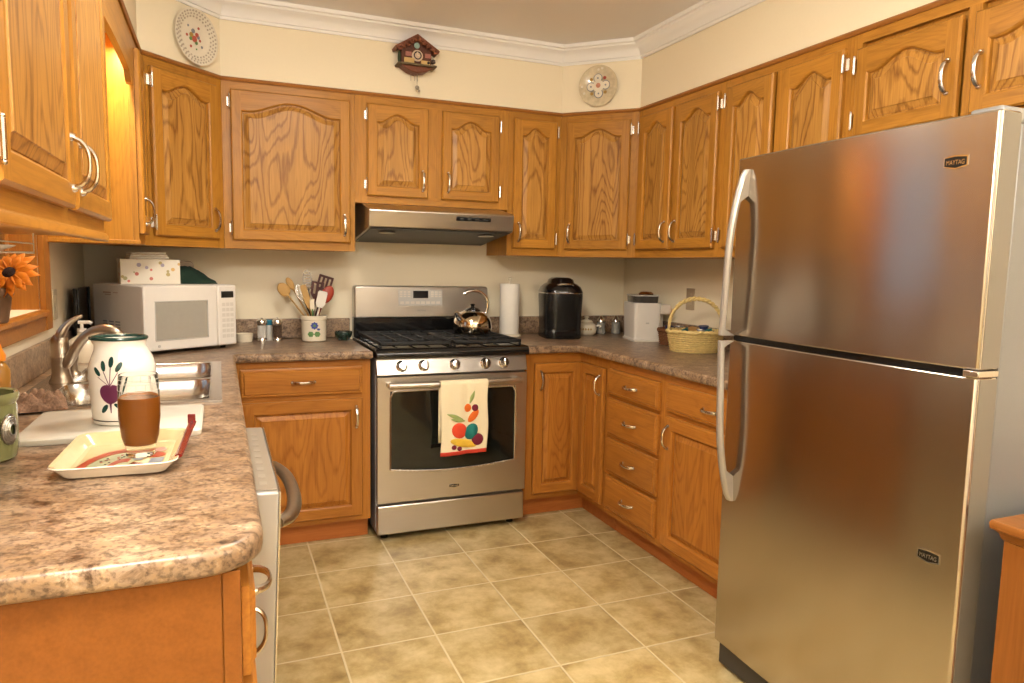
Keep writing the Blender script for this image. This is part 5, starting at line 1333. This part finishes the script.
for (x, y, z, mi_), pl in zip(spots, place):
    pod((bkx+x*c_-y*s_, bky+x*s_+y*c_, CZ+z-0.045), (R(random.uniform(-22, 22)), R(random.uniform(-22, 22)), 0), mi_, PKN[mi_]+' coffee pod in the pale basket, '+pl, 'coffee pods in the pale basket')
basket('wicker_basket', 'small brown wicker basket between the ice machine and pale basket', (1.585, -0.740, CZ), 0.085, 0.07, 0.080, WICKERD, None, 0)
for k, (x, y, z, mi_, pl) in enumerate(((-0.04, -0.02, 0.085, 2, 'nearest the ice machine'), (0.01, -0.03, 0.088, 3, 'at its front'), (0.04, 0.02, 0.10, 2, 'raised at its back'), (-0.02, 0.03, 0.10, 3, 'heaped by the wall'))):
    pod((1.585+x, -0.740+y, CZ+z-0.045), (R(15-8*k), R(-14+9*k), 0), mi_, PKN[mi_]+' coffee pod in the brown basket, '+pl, 'coffee pods in the brown basket')
# wall plates
def wall_plate(name, label, loc, rz, m_):
    t = thing(name, label, 'wall plate', loc, rz)
    MB().box(-0.036, 0.036, -0.006, -0.0005, -0.058, 0.058).build('cover', m_, t, bevel=0.003)
    q = MB()
    for dz in (-0.02, 0.02): q.box(-0.014, 0.014, -0.009, -0.006, dz-0.014, dz+0.014)
    q.build('socket', m_, t, bevel=0.002)
    return t
IVORY = plain('ivory plastic', (0.55, 0.46, 0.30), 0.4, noise=0.02)
wall_plate('outlet', 'tan power outlet on the right wall above the wicker basket', (XR, -0.70, 1.155), R(-90), plain('tan plate', (0.46, 0.36, 0.24), 0.4))
wall_plate('light_switch', 'ivory switch plate on the left wall beyond the window', (XL, -0.700, 1.135), R(90), IVORY)

# ------------------------------------------------------------------ left worktop things
cbd = thing('cutting_board', 'pale marble cutting board in front of the sink', 'cutting board', (-0.886, -1.985, CZ))
cp2 = rrect(0.184, 0.155, 0.015, 4)
loft([(cp2, 0.0), (rrect(0.186, 0.157, 0.016, 4), 0.003), (rrect(0.186, 0.157, 0.016, 4), 0.012), (rrect(0.182, 0.153, 0.015, 4), 0.016)]).build('board', MARBLE, cbd, smooth=40)
pc = thing('pitcher', 'white stoneware pitcher with painted purple beet and green rim', 'pitcher', (-0.872, -2.000, CZ+0.0165))
pr = [(0.060, 0.0, 1), (0.066, 0.004, 1), (0.068, 0.04, 1), (0.0705, 0.08, 1), (0.0722, 0.115, 1), (0.0710, 0.135, 1), (0.0640, 0.157, 1), (0.0560, 0.172, 1), (0.0520, 0.184, 1), (0.0545, 0.199, 1)]
n_ = 48; v_ = []; 
def spoutf(a, z): 
    k = max(0, (z-0.165)/0.035); d_ = (a-R(180)+math.pi) % (2*math.pi)-math.pi
    return 1 + 0.22*k*math.exp(-(d_/0.45)**2)
for r_, z, _ in pr:
    for i in range(n_):
        a = 2*math.pi*i/n_; s_ = r_*spoutf(a, z); v_.append((s_*math.cos(a), s_*math.sin(a), z))
inner = [(0.050, 0.199), (0.047, 0.186), (0.051, 0.172), (0.064, 0.135), (0.064, 0.02)]
for r_, z in inner:
    for i in range(n_):
        a = 2*math.pi*i/n_; s_ = r_*spoutf(a, z); v_.append((s_*math.cos(a), s_*math.sin(a), z))
K = len(pr)+len(inner)
f_ = [(k*n_+i, k*n_+(i+1) % n_, (k+1)*n_+(i+1) % n_, (k+1)*n_+i) for k in range(K-1) for i in range(n_)] + [tuple(range(n_))[::-1], tuple(range((K-1)*n_, K*n_))]
MB().add(v_, f_).build('vessel', CREAM2, pc, smooth=60)
rp_ = [(0.0528*spoutf(2*math.pi*i/n_, 0.200)*math.cos(2*math.pi*i/n_), 0.0528*spoutf(2*math.pi*i/n_, 0.200)*math.sin(2*math.pi*i/n_), 0.200) for i in range(n_)]
MB().tube(rp_+[rp_[0]], 0.0045, 8, cap=False).build('green_rim', DGREEN, pc)
rp_ = [(0.0668*math.cos(2*math.pi*i/n_), 0.0668*math.sin(2*math.pi*i/n_), 0.012) for i in range(n_)]
MB().tube(rp_+[rp_[0]], 0.0012, 6, cap=False).build('foot_line', DARKPR, pc)
MB().tube([(0.078, 0.035, 0.165), (0.105, 0.05, 0.155), (0.115, 0.055, 0.12), (0.105, 0.048, 0.08), (0.078, 0.037, 0.06)], 0.009, 10).build('handle', CREAM2, pc) if False else None
def prad(z):
    for (r0, z0, _), (r1, z1, _) in zip(pr, pr[1:]):
        if z0 <= z <= z1: return r0+(r1-r0)*(z-z0)/(z1-z0)
    return 0.07
def paint(pts, m_, nm, lift=0.0012, par=None, base=R(-106), rf=prad):
    """painted shape on a turned vessel: pts are (along, z) in metres, filled from the centre out"""
    par = par or pc; n2 = len(pts); cx2 = sum(p[0] for p in pts)/n2; cz2 = sum(p[1] for p in pts)/n2; v2 = []
    S = 4
    for s2 in range(S, 0, -1):
        for x, z in pts:
            x2, z2 = cx2+(x-cx2)*s2/S, cz2+(z-cz2)*s2/S; rr2 = rf(z2)+lift; th = base+x2/rr2; v2.append((rr2*math.cos(th), rr2*math.sin(th), z2))
    rr2 = rf(cz2)+lift; th = base+cx2/rr2; v2.append((rr2*math.cos(th), rr2*math.sin(th), cz2))
    f2 = [(k*n2+i, k*n2+(i+1) % n2, (k+1)*n2+(i+1) % n2, (k+1)*n2+i) for k in range(S-1) for i in range(n2)] + [((S-1)*n2+i, (S-1)*n2+(i+1) % n2, S*n2) for i in range(n2)]
    return MB().add(v2, f2).build(nm, m_, par, smooth=80)
bt_ = []
for i in range(24):
    t = 2*math.pi*i/24; x = 0.0235*math.sin(t)*(1.0); z = 0.0225*math.cos(t); z += 0.006*abs(math.sin(t))-0.004*(1 if abs(math.sin(t)) < 0.2 and z > 0 else 0); bt_.append((x, 0.075+z))
paint(bt_, PURPLE, 'beet_print')
paint([(-0.0025, 0.055), (0.0025, 0.055), (0.001, 0.032), (-0.001, 0.032)], PURPLE, 'root_print')
for dx, z, rot in ((-0.029, 0.128, 40), (-0.014, 0.141, 15), (0.003, 0.150, 0), (0.020, 0.139, -25)):
    paint(ell(dx, z, 0.0055, 0.0125, rot, 12), DGREEN, 'leaf_print')
    x0_, z0_ = 0.0, 0.094
    px_, pz_ = dx*0.92, z-0.012
    paint([(x0_-0.001, z0_), (x0_+0.001, z0_), (px_+0.001, pz_), (px_-0.001, pz_)], PURPLE, 'stalk_print')
paint(ell(-0.014, 0.042, 0.0055, 0.012, -35, 12), DGREEN, 'leaf_print'); paint(ell(0.020, 0.046, 0.0055, 0.015, 60, 12), DGREEN, 'leaf_print')
# tray with printed picture
ty = thing('serving_tray', 'small cream serving tray printed with a jukebox arch', 'tray', (-0.838, -2.310, CZ), R(-2))
tx_, tyy = 0.104, 0.145
rs = [(rrect(tx_-0.026, tyy-0.026, 0.02, 5), 0.0005), (rrect(tx_-0.018, tyy-0.018, 0.022, 5), 0.003), (rrect(tx_-0.002, tyy-0.002, 0.028, 5), 0.022), (rrect(tx_+0.003, tyy+0.003, 0.03, 5), 0.025), (rrect(tx_+0.002, tyy+0.002, 0.03, 5), 0.027), (rrect(tx_-0.004, tyy-0.004, 0.028, 5), 0.0245), (rrect(tx_-0.020, tyy-0.020, 0.022, 5), 0.006), (rrect(tx_-0.027, tyy-0.027, 0.02, 5), 0.004)]
n_ = len(rs[0][0]); v_ = [(x, y, z) for p_, z in rs for x, y in p_]
tb_ = MB()
for k in range(len(rs)-1):
    tb_.add([v_[k*n_+i] for i in range(n_)]+[v_[(k+1)*n_+i] for i in range(n_)], [(i, (i+1) % n_, n_+(i+1) % n_, n_+i) for i in range(n_)], 1 if k < 4 else 0)
tb_.add([v_[i] for i in range(n_)], [tuple(range(n_))[::-1]], 1); tb_.add([v_[(len(rs)-1)*n_+i] for i in range(n_)], [tuple(range(n_))], 0)
tb_.build('dish', [TRAYM, TRAYW], ty, smooth=50)
def tp(pts, m_, nm, z=0.0048):
    n2 = len(pts); cx2 = sum(p[0] for p in pts)/n2; cy2 = sum(p[1] for p in pts)/n2
    return MB().prism(pts, z-0.0006, z, 'Z').build(nm, m_, ty, smooth=0)
def arcband(cx2, cy2, r0, r1, a0, a1, sy2=1.0, n2=14):
    o = [(cx2+r1*math.cos(R(a0+(a1-a0)*i/n2)), cy2+sy2*r1*math.sin(R(a0+(a1-a0)*i/n2))) for i in range(n2+1)]
    i_ = [(cx2+r0*math.cos(R(a0+(a1-a0)*i/n2)), cy2+sy2*r0*math.sin(R(a0+(a1-a0)*i/n2))) for i in range(n2, -1, -1)]
    return o+i_
def band(par_pts, m_, nm, z):
    """ring segment as quads"""
    h2 = len(par_pts)//2; o, i_ = par_pts[:h2], par_pts[h2:][::-1]
    v2 = [(x, y, z) for x, y in o]+[(x, y, z) for x, y in i_]+[(x, y, z-0.0006) for x, y in o]+[(x, y, z-0.0006) for x, y in i_]
    f2 = []
    for k in range(h2-1): f2 += [(k, k+1, h2+k+1, h2+k), (2*h2+k, 3*h2+k, 3*h2+k+1, 2*h2+k+1), (k, 2*h2+k, 2*h2+k+1, k+1), (h2+k, h2+k+1, 3*h2+k+1, 3*h2+k)]
    f2 += [(0, h2, 3*h2, 2*h2), (h2-1, 3*h2-1, 4*h2-1, 2*h2-1)]
    return MB().add(v2, f2).build(nm, m_, ty, smooth=0)
# a jukebox-like arch: red band, mint field, second red band, dark base
band(arcband(0.004, -0.088, 0.066, 0.080, 62, 186, 1.95), RED, 'red_arch', 0.0052)
tp([(0.004+0.063*math.cos(R(a)), -0.090+0.122*math.sin(R(a))) for a in range(60, 184, 6)] + [(0.002, -0.100)], MINT, 'green_field', 0.0050)
band(arcband(0.004, -0.088, 0.018, 0.028, 70, 184, 2.6), RED, 'inner_red_arch', 0.0054)
random.seed(11)
for k in range(16):
    a_ = R(random.uniform(95, 172)); q_ = random.uniform(0.036, 0.058); x, y = 0.004+q_*math.cos(a_), -0.088+1.95*q_*math.sin(a_)
    tp([(x-0.002, y-0.004), (x+0.002, y-0.003), (x+0.002, y+0.004), (x-0.002, y+0.003)], DARKPR if k % 3 else RED, 'print_fleck', 0.0054)
tp([(0.008, -0.075), (0.034, -0.092), (0.042, -0.060), (0.020, -0.046)], DRED, 'red_print', 0.0054)
tp([(0.045, -0.105), (0.072, -0.105), (0.074, -0.070), (0.048, -0.066)], PINKPR, 'pink_print', 0.0053)
tp([(0.048, -0.060), (0.072, -0.056), (0.074, -0.020), (0.050, -0.024)], GREYB, 'grey_print', 0.0052)
tp(ell(0.056, 0.004, 0.018, 0.020, 20, 12), RED, 'red_disc', 0.0052)
tp(ell(0.060, 0.046, 0.012, 0.018, 0, 12), PINKPR, 'pink_disc', 0.0052)
tp(ell(0.024, -0.012, 0.010, 0.022, 15, 12), GREYB, 'grey_disc', 0.0056)
tp([(0.020, 0.062), (0.045, 0.070), (0.040, 0.086), (0.015, 0.078)], OCHRE, 'ochre_print', 0.0051)
# dark red spreader resting across the tray's right edge
kn = thing('red_handled_spreader', 'dark red flat handle resting on the tray rim', 'spreader', (-0.727, -2.300, 0.9455), R(-4))
q = MB(); q.tube([(0.0, -0.115, -0.006), (0.0, 0.0, 0.0), (0.0, 0.075, 0.004), (0.003, 0.11, 0.012)], [0.008, 0.008, 0.0085, 0.009], 8, flat=(0.9, 0.5)); q.build('handle', DRED, kn, smooth=50)
MB().box(-0.007, 0.009, 0.105, 0.112, 0.004, 0.030).build('handle_end', DRED, kn, bevel=0.002)
# glass of iced tea
gs = thing('drinking_glass', 'tall glass of brown iced tea standing on the tray', 'glass', (-0.810, -2.305, CZ+0.0062))
MB().lathe([(0, 0.0), (0.026, 0.0), (0.0275, 0.002), (0.0265, 0.012), (0.0285, 0.020), (0.0345, 0.040), (0.0385, 0.080), (0.0385, 0.115), (0.0362, 0.165), (0.0352, 0.1665), (0.0342, 0.165), (0.0365, 0.115), (0.0365, 0.080), (0.0325, 0.040), (0.0265, 0.024), (0, 0.020)], 40).build('glass', GLASS, gs, smooth=40)
MB().lathe([(0, 0.0215), (0.0272, 0.0235), (0.0334, 0.040), (0.0375, 0.080), (0.0375, 0.112), (0.0370, 0.120), (0, 0.120)], 40).build('tea', TEA, gs, smooth=40)
q = MB()
for z, r_ in ((0.135, 0.0380), (0.148, 0.0374), (0.157, 0.0370)):
    pts = [(r_*math.cos(2*math.pi*i/40), r_*math.sin(2*math.pi*i/40), z) for i in range(41)]; q.tube(pts, 0.00045, 4, cap=False)
for k in range(14):
    a = 2*math.pi*k/14+0.2; q.tube([(0.0380*math.cos(a), 0.0380*math.sin(a), 0.135), (0.0374*math.cos(a), 0.0374*math.sin(a), 0.148)], 0.00045, 4)
q.build('etched_lines', ETCH, gs)
# dish cloth on the sink rim, canisters, soap
dc = thing('dish_cloth', 'brown waffle dish cloth crumpled by the sink corner', 'cloth', (-1.105, -1.700, CZ+0.0065), R(12))
lump(70, 80, 0.125, 0.16, lambda u, v: 0.0025*math.sin(u*48)*math.sin(v*60)+(0.026+0.010*math.sin(u*8+v*4)+0.009*math.sin(v*11-u*5))*(1-abs(u)**3)**0.5*(1-abs(v)**4)**0.5, TOWELB, 'folded_cloth', dc)
def canister(label, loc):
    t = thing('green_canister', label, 'canister', loc, 0, 'green canisters')
    MB().lathe([(0, 0), (0.052, 0), (0.060, 0.006), (0.064, 0.03), (0.064, 0.108), (0.062, 0.114), (0.067, 0.120), (0.069, 0.130), (0.066, 0.136), (0.060, 0.133), (0.058, 0.02), (0, 0.014)], 36).build('pot', GREENG, t, smooth=40)
    q = MB(); a0 = R(-28); r_ = 0.0655
    for k in range(5):
        rr_ = 0.024-0.0035*k
        pts = []
        for i in range(21):
            b = 2*math.pi*i/20+k*0.5; th = a0+rr_*0.75*math.cos(b)/r_; pts.append(((r_+0.0015*k)*math.cos(th), (r_+0.0015*k)*math.sin(th), 0.066+rr_*1.2*math.sin(b)))
        q.tube(pts, 0.0024, 6)
    q.build('medallion', PEWTER, t)
    return t
canister('sage green glazed canister with pewter medallion beside the cutting board', (-1.098, -2.235, CZ))
canister('sage green glazed canister at the very edge, nearer the worktop end', (-1.092, -2.400, CZ))
so2 = thing('dish_soap_bottle', 'amber dish soap bottle with orange top behind the green canister', 'soap bottle', (-1.206, -1.650, CZ))
MB().lathe([(0, 0), (0.026, 0), (0.029, 0.006), (0.029, 0.10), (0.020, 0.118), (0.012, 0.124), (0, 0.125)], 24, sy=0.9).build('bottle', SOAPB, so2)
MB().lathe([(0, 0.1255), (0.020, 0.1255), (0.021, 0.14), (0.014, 0.155), (0.010, 0.17), (0, 0.172)], 20).build('cap', SOAPO, so2)
# flower pot on the window sill
fp = thing('flower_pot', 'clay pot with a large orange daisy on the window sill', 'potted flower', (-1.250, -1.510, WZ0))
MB().lathe([(0, 0), (0.040, 0), (0.043, 0.004), (0.053, 0.075), (0.058, 0.078), (0.059, 0.098), (0.053, 0.099), (0.050, 0.080), (0, 0.076)], 28).build('pot', TERRA, fp)
MB().tube([(0, 0, 0.07), (0.015, -0.005, 0.10), (0.050, 0.0, 0.130)], 0.003, 8).tube([(0, 0, 0.07), (-0.01, 0.03, 0.11), (0.02, 0.075, 0.145)], 0.0025, 8).build('stem', STEM, fp)
fl = MB(); nrm = Matrix.Translation((0.055, 0.0, 0.135)) @ Matrix.Rotation(R(-14), 4, 'Z') @ Matrix.Rotation(R(58), 4, 'X') 
for ring_i, (cnt, ln_, lift_) in enumerate(((15, 0.076, 0.004), (12, 0.062, 0.012))):
    for k in range(cnt):
        a = 2*math.pi*(k+0.5*ring_i)/cnt + random.uniform(-0.08, 0.08); L2 = ln_*random.uniform(0.9, 1.06); wd_ = 0.0115
        pts = [(0.012, -0.004, 0.0), (0.012, 0.004, 0.0), (L2*0.35, -wd_*0.8, 0.006), (L2*0.35, 0, 0.003), (L2*0.35, wd_*0.8, 0.006), (L2*0.72, -wd_, 0.004), (L2*0.72, 0, 0.0), (L2*0.72, wd_, 0.004), (L2, 0, -0.006+lift_*0.5)]
        M2 = Matrix.Rotation(a, 4, 'Z')
        fl.add([tuple(nrm @ (M2 @ Vector((x, y, z+lift_)))) for x, y, z in pts], [(0, 2, 3), (0, 3, 1), (1, 3, 4), (2, 5, 6, 3), (3, 6, 7, 4), (5, 8, 6), (6, 8, 7)])
po = fl.build('petals', PETAL, fp, smooth=60)
sd_ = po.modifiers.new('thick', 'SOLIDIFY'); sd_.thickness = 0.001
MB().ball(0.019, (0, 0, 0.010), 16, 0, (1, 1, 0.5)).xf(nrm).build('flower_centre', FCENT, fp)
lv = MB()
for (x, y, z), a, L2 in (((-0.01, 0.01, 0.09), 160, 0.09), ((0.0, -0.02, 0.09), -100, 0.08), ((0.02, 0.05, 0.13), 70, 0.07), ((0.0, 0.02, 0.10), 30, 0.075)):
    M2 = Matrix.Translation((x, y, z)) @ Matrix.Rotation(R(a), 4, 'Z') @ Matrix.Rotation(R(-25), 4, 'Y')
    pts = [(0, 0, 0), (L2*0.3, -0.014, 0.003), (L2*0.3, 0, 0), (L2*0.3, 0.014, 0.003), (L2*0.7, -0.012, 0.002), (L2*0.7, 0, -0.002), (L2*0.7, 0.012, 0.002), (L2, 0, -0.008)]
    lv.add([tuple(M2 @ Vector(p)) for p in pts], [(0, 1, 2), (0, 2, 3), (1, 4, 5, 2), (2, 5, 6, 3), (4, 7, 5), (5, 7, 6)])
lo_ = lv.build('leaf', STEM, fp, smooth=60); sd_ = lo_.modifiers.new('thick', 'SOLIDIFY'); sd_.thickness = 0.001
# wire rack with a white dish under the near wall cabinet
wr = thing('wire_rack', 'white wire rack hanging under the wall cabinet by the window', 'rack', (-1.125, -2.06, UB))
q = MB()
for y in (-0.16, 0.14):
    q.tube([(-0.10, y, -0.0005), (-0.10, y, -0.045), (0.07, y, -0.045), (0.07, y, -0.0005)], 0.002, 6)
for x in (-0.10, -0.065, -0.03, 0.005, 0.04, 0.07): q.tube([(x, -0.16, -0.047), (x, 0.14, -0.047)], 0.0016, 6)
q.tube([(0.07, -0.16, -0.025), (0.07, 0.14, -0.025)], 0.0016, 6)
q.build('wires', WHITE, wr)
wd_ = thing('white_dish', 'shallow white dish resting in the hanging wire rack', 'dish', (-1.140, -2.06, UB-0.0450))
MB().lathe([(0, 0), (0.05, 0), (0.078, 0.012), (0.080, 0.014), (0.074, 0.013), (0.05, 0.004), (0, 0.003)], 32).build('dish', CREAM2, wd_)

# ------------------------------------------------------------------ wall decorations on the soffit
def wplate(label, loc, rz):
    t = thing('decorative_plate', label, 'plate', loc, rz); return t
n45 = 1/math.sqrt(2)
# pierced lace-edge plate on the left corner soffit
pl = wplate('pierced white china plate with a rose bouquet, hung on the left corner soffit', (-0.737+0.002, -0.425-0.002, 2.268), R(45))
# local -y faces the room
PR = 0.117
bp_ = MB().lathe([(0, 0.006), (0.055, 0.006), (0.072, 0.010), (0.095, 0.018), (0.114, 0.024), (0.117, 0.024), (0.114, 0.021), (0.09, 0.013), (0.06, 0.001), (0, 0.001)], 44, axis='Y')
bp_.build('plate', PLATEW, pl, smooth=40)
def pdisc(par, x, z, r_, m_, nm, d=0.0075, n=9):
    return MB().cyl(r_, d-0.0005, d+0.0006, (x, 0, z), n, axis='Y').build(nm, m_, par, smooth=0)
q = MB()
for ring_r, cnt, r_, d_ in ((0.083, 30, 0.0042, 0.0150), (0.094, 36, 0.0038, 0.0185), (0.105, 40, 0.0042, 0.0220)):
    for k in range(cnt):
        a = 2*math.pi*(k+0.5*(ring_r > 0.09 and ring_r < 0.1))/cnt
        q.cyl(r_, d_-0.001, d_+0.0012, (ring_r*math.cos(a), 0, ring_r*math.sin(a)), 7, axis='Y')
q.build('lace_holes', LACE, pl, smooth=0)
for x, z, r_, m_ in ((0.0, -0.008, 0.014, ROSE), (-0.016, 0.006, 0.011, OCHRE), (0.014, 0.012, 0.010, ROSE), (0.022, 0.004, 0.008, GREYB), (-0.006, 0.024, 0.010, GREYB), (0.010, -0.022, 0.008, GREENPR), (-0.020, -0.010, 0.008, GREENPR), (0.030, -0.008, 0.006, ROSE), (-0.04, 0.0, 0.006, ROSE), (-0.032, 0.04, 0.005, GREYB), (0.024, 0.042, 0.006, ROSE), (0.040, -0.032, 0.006, GREYB), (-0.020, -0.042, 0.006, ROSE), (0.010, -0.048, 0.004, GREENPR)):
    pdisc(pl, x, z, r_, m_, 'flower_print')
# patterned plate on the right corner soffit
pl2 = wplate('round gilt plate with a four-lobed cross pattern, hung on the right corner soffit', (1.236-0.002, -0.459-0.002, 2.272), R(-45))
MB().lathe([(0, 0.006), (0.045, 0.006), (0.056, 0.010), (0.082, 0.016), (0.103, 0.019), (0.106, 0.019), (0.103, 0.016), (0.08, 0.011), (0.05, 0.001), (0, 0.001)], 44, axis='Y').build('plate', PLATEG, pl2, smooth=40)
for k in range(4):
    a = R(90*k+4); x, z = 0.040*math.cos(a), 0.040*math.sin(a)
    pdisc(pl2, x, z, 0.024, GREYB, 'lobe_edge', 0.0125, 16); pdisc(pl2, x, z, 0.020, PLATEW, 'lobe', 0.0138, 16); pdisc(pl2, x, z, 0.005, GREYB, 'lobe_dot', 0.0152, 8)
    a = R(90*k+49); x, z = 0.052*math.cos(a), 0.052*math.sin(a)
    pdisc(pl2, x, z, 0.009, ROSE if k == 0 else OCHRE, 'corner_flower', 0.0138, 8)
pdisc(pl2, 0, 0, 0.030, PLATEW, 'centre', 0.0132, 20); pdisc(pl2, 0, 0.002, 0.013, plain('peach print', (0.5, 0.22, 0.14), 0.35, noise=0.4, nscale=150), 'centre_flower', 0.0150, 10)
for x, z in ((0.0, 0.082), (0.02, 0.088), (-0.075, -0.035), (-0.088, 0.0)): pdisc(pl2, x, z, 0.007, PLATEW, 'rim_print', 0.0172, 8)
# cuckoo clock
ckc = thing('cuckoo_clock', 'small carved wooden cuckoo clock hung on the soffit above the range', 'clock', (0.262, -U-0.0005, 2.30))
MB().box(-0.072, 0.078, -0.055, 0, -0.010, 0.062).add([(-0.072, -0.055, 0.062), (0.078, -0.055, 0.062), (0.003, -0.055, 0.120), (-0.072, 0, 0.062), (0.078, 0, 0.062), (0.003, 0, 0.120)], [(0, 1, 2), (5, 4, 3), (1, 4, 5, 2), (0, 2, 5, 3)]).build('house', CLOCKW, ckc, smooth=0)
for s_ in (-1, 1):
    p_ = [(0.003, 0.128), (0.003+s_*0.112, 0.060), (0.003+s_*0.105, 0.046), (0.003, 0.110)]
    if s_ == 1: p_ = p_[::-1]
    MB().prism(p_, -0.082, 0.0, 'Y').build('roof', CLOCKR, ckc, bevel=0.003)
    q = MB()
    for k in range(5):
        t = (k+0.5)/5; q.ball(0.012, (0.003+s_*0.10*t, -0.084, 0.108-0.062*t-0.004), 8, 0, (1.0, 0.5, 0.7))
    q.build('carving', CLOCKR, ckc)
MB().prism([(-0.092, -0.022), (0.098, -0.022), (0.100, -0.012), (-0.094, -0.012)], -0.085, 0.0, 'Y').build('ledge', plain('mossy ledge', (0.14, 0.10, 0.05), 0.7, noise=0.4, nscale=90), ckc, bevel=0.003)
MB().prism([(-0.040, -0.045), (0.0, -0.055), (0.045, -0.045), (0.082, -0.0225), (-0.076, -0.0225)], -0.075, -0.005, 'Y').build('base', CLOCKR, ckc, bevel=0.004)
STRAW = plain('straw coloured wood', (0.62, 0.42, 0.16), 0.6, noise=0.2)
MB().box(-0.060, -0.010, -0.066, -0.0555, -0.010, 0.016).build('balcony', STRAW, ckc, bevel=0.002)
MB().box(0.024, 0.070, -0.066, -0.0555, -0.010, 0.010).build('balcony', STRAW, ckc, bevel=0.002)
dl_ = MB().lathe([(0, 0), (0.027, 0), (0.027, 0.008), (0.023, 0.010), (0, 0.010)], 28, (0.006, -0.0555, 0.030), axis='Y').build('dial', plain('bone dial', (0.62, 0.48, 0.34), 0.4), ckc)
MB().lathe([(0.014, 0.0102), (0.020, 0.0102), (0.020, 0.0112), (0.014, 0.0112)], 24, (0.006, -0.0555, 0.030), axis='Y').build('chapter_ring', DARKPR, dl_)
MB().box(0.004, 0.007, -0.0675, -0.0662, 0.028, 0.048).box(0.004, 0.018, -0.0675, -0.0662, 0.028, 0.031).build('hands', CREAM, dl_)
for x in (-0.052, 0.046):
    MB().box(x, x+0.030, -0.0575, -0.0552, 0.026, 0.046).build('shutter', plain('faded red shutter', (0.40, 0.16, 0.12), 0.6, noise=0.4, nscale=200), ckc)
MB().cyl(0.014, 0, 0.004, (0.004, -0.0552, 0.078), 14, axis='Y').build('cuckoo_door', plain('pale blue green', (0.30, 0.42, 0.36), 0.6, noise=0.3), ckc)
MB().ball(0.010, (0.082, -0.065, 0.006), 12).ball(0.007, (0.060, -0.070, 0.0), 10).ball(0.012, (0.088, -0.055, 0.012), 10).build('figures', DARKPR, ckc)
MB().ball(0.014, (-0.078, -0.035, 0.02), 10, 0, (0.6, 1, 2.2)).build('tree', CLOCKG, ckc)
q = MB()
for x in (-0.020, -0.002, 0.014): q.tube([(x, -0.035, -0.046), (x, -0.035, -0.085)], 0.0012, 5)
q.build('chains', NICKELD, ckc)
q = MB().tube([(0.010, -0.035, -0.05), (0.012, -0.035, -0.12)], 0.0012, 5).ball(0.011, (0.012, -0.035, -0.115), 12, 0, (1, 0.5, 1)).ball(0.007, (0.020, -0.036, -0.130), 10)
q.build('pendulum', plain('bone and black bob', (0.30, 0.26, 0.20), 0.5, noise=0.7, nscale=150), ckc)
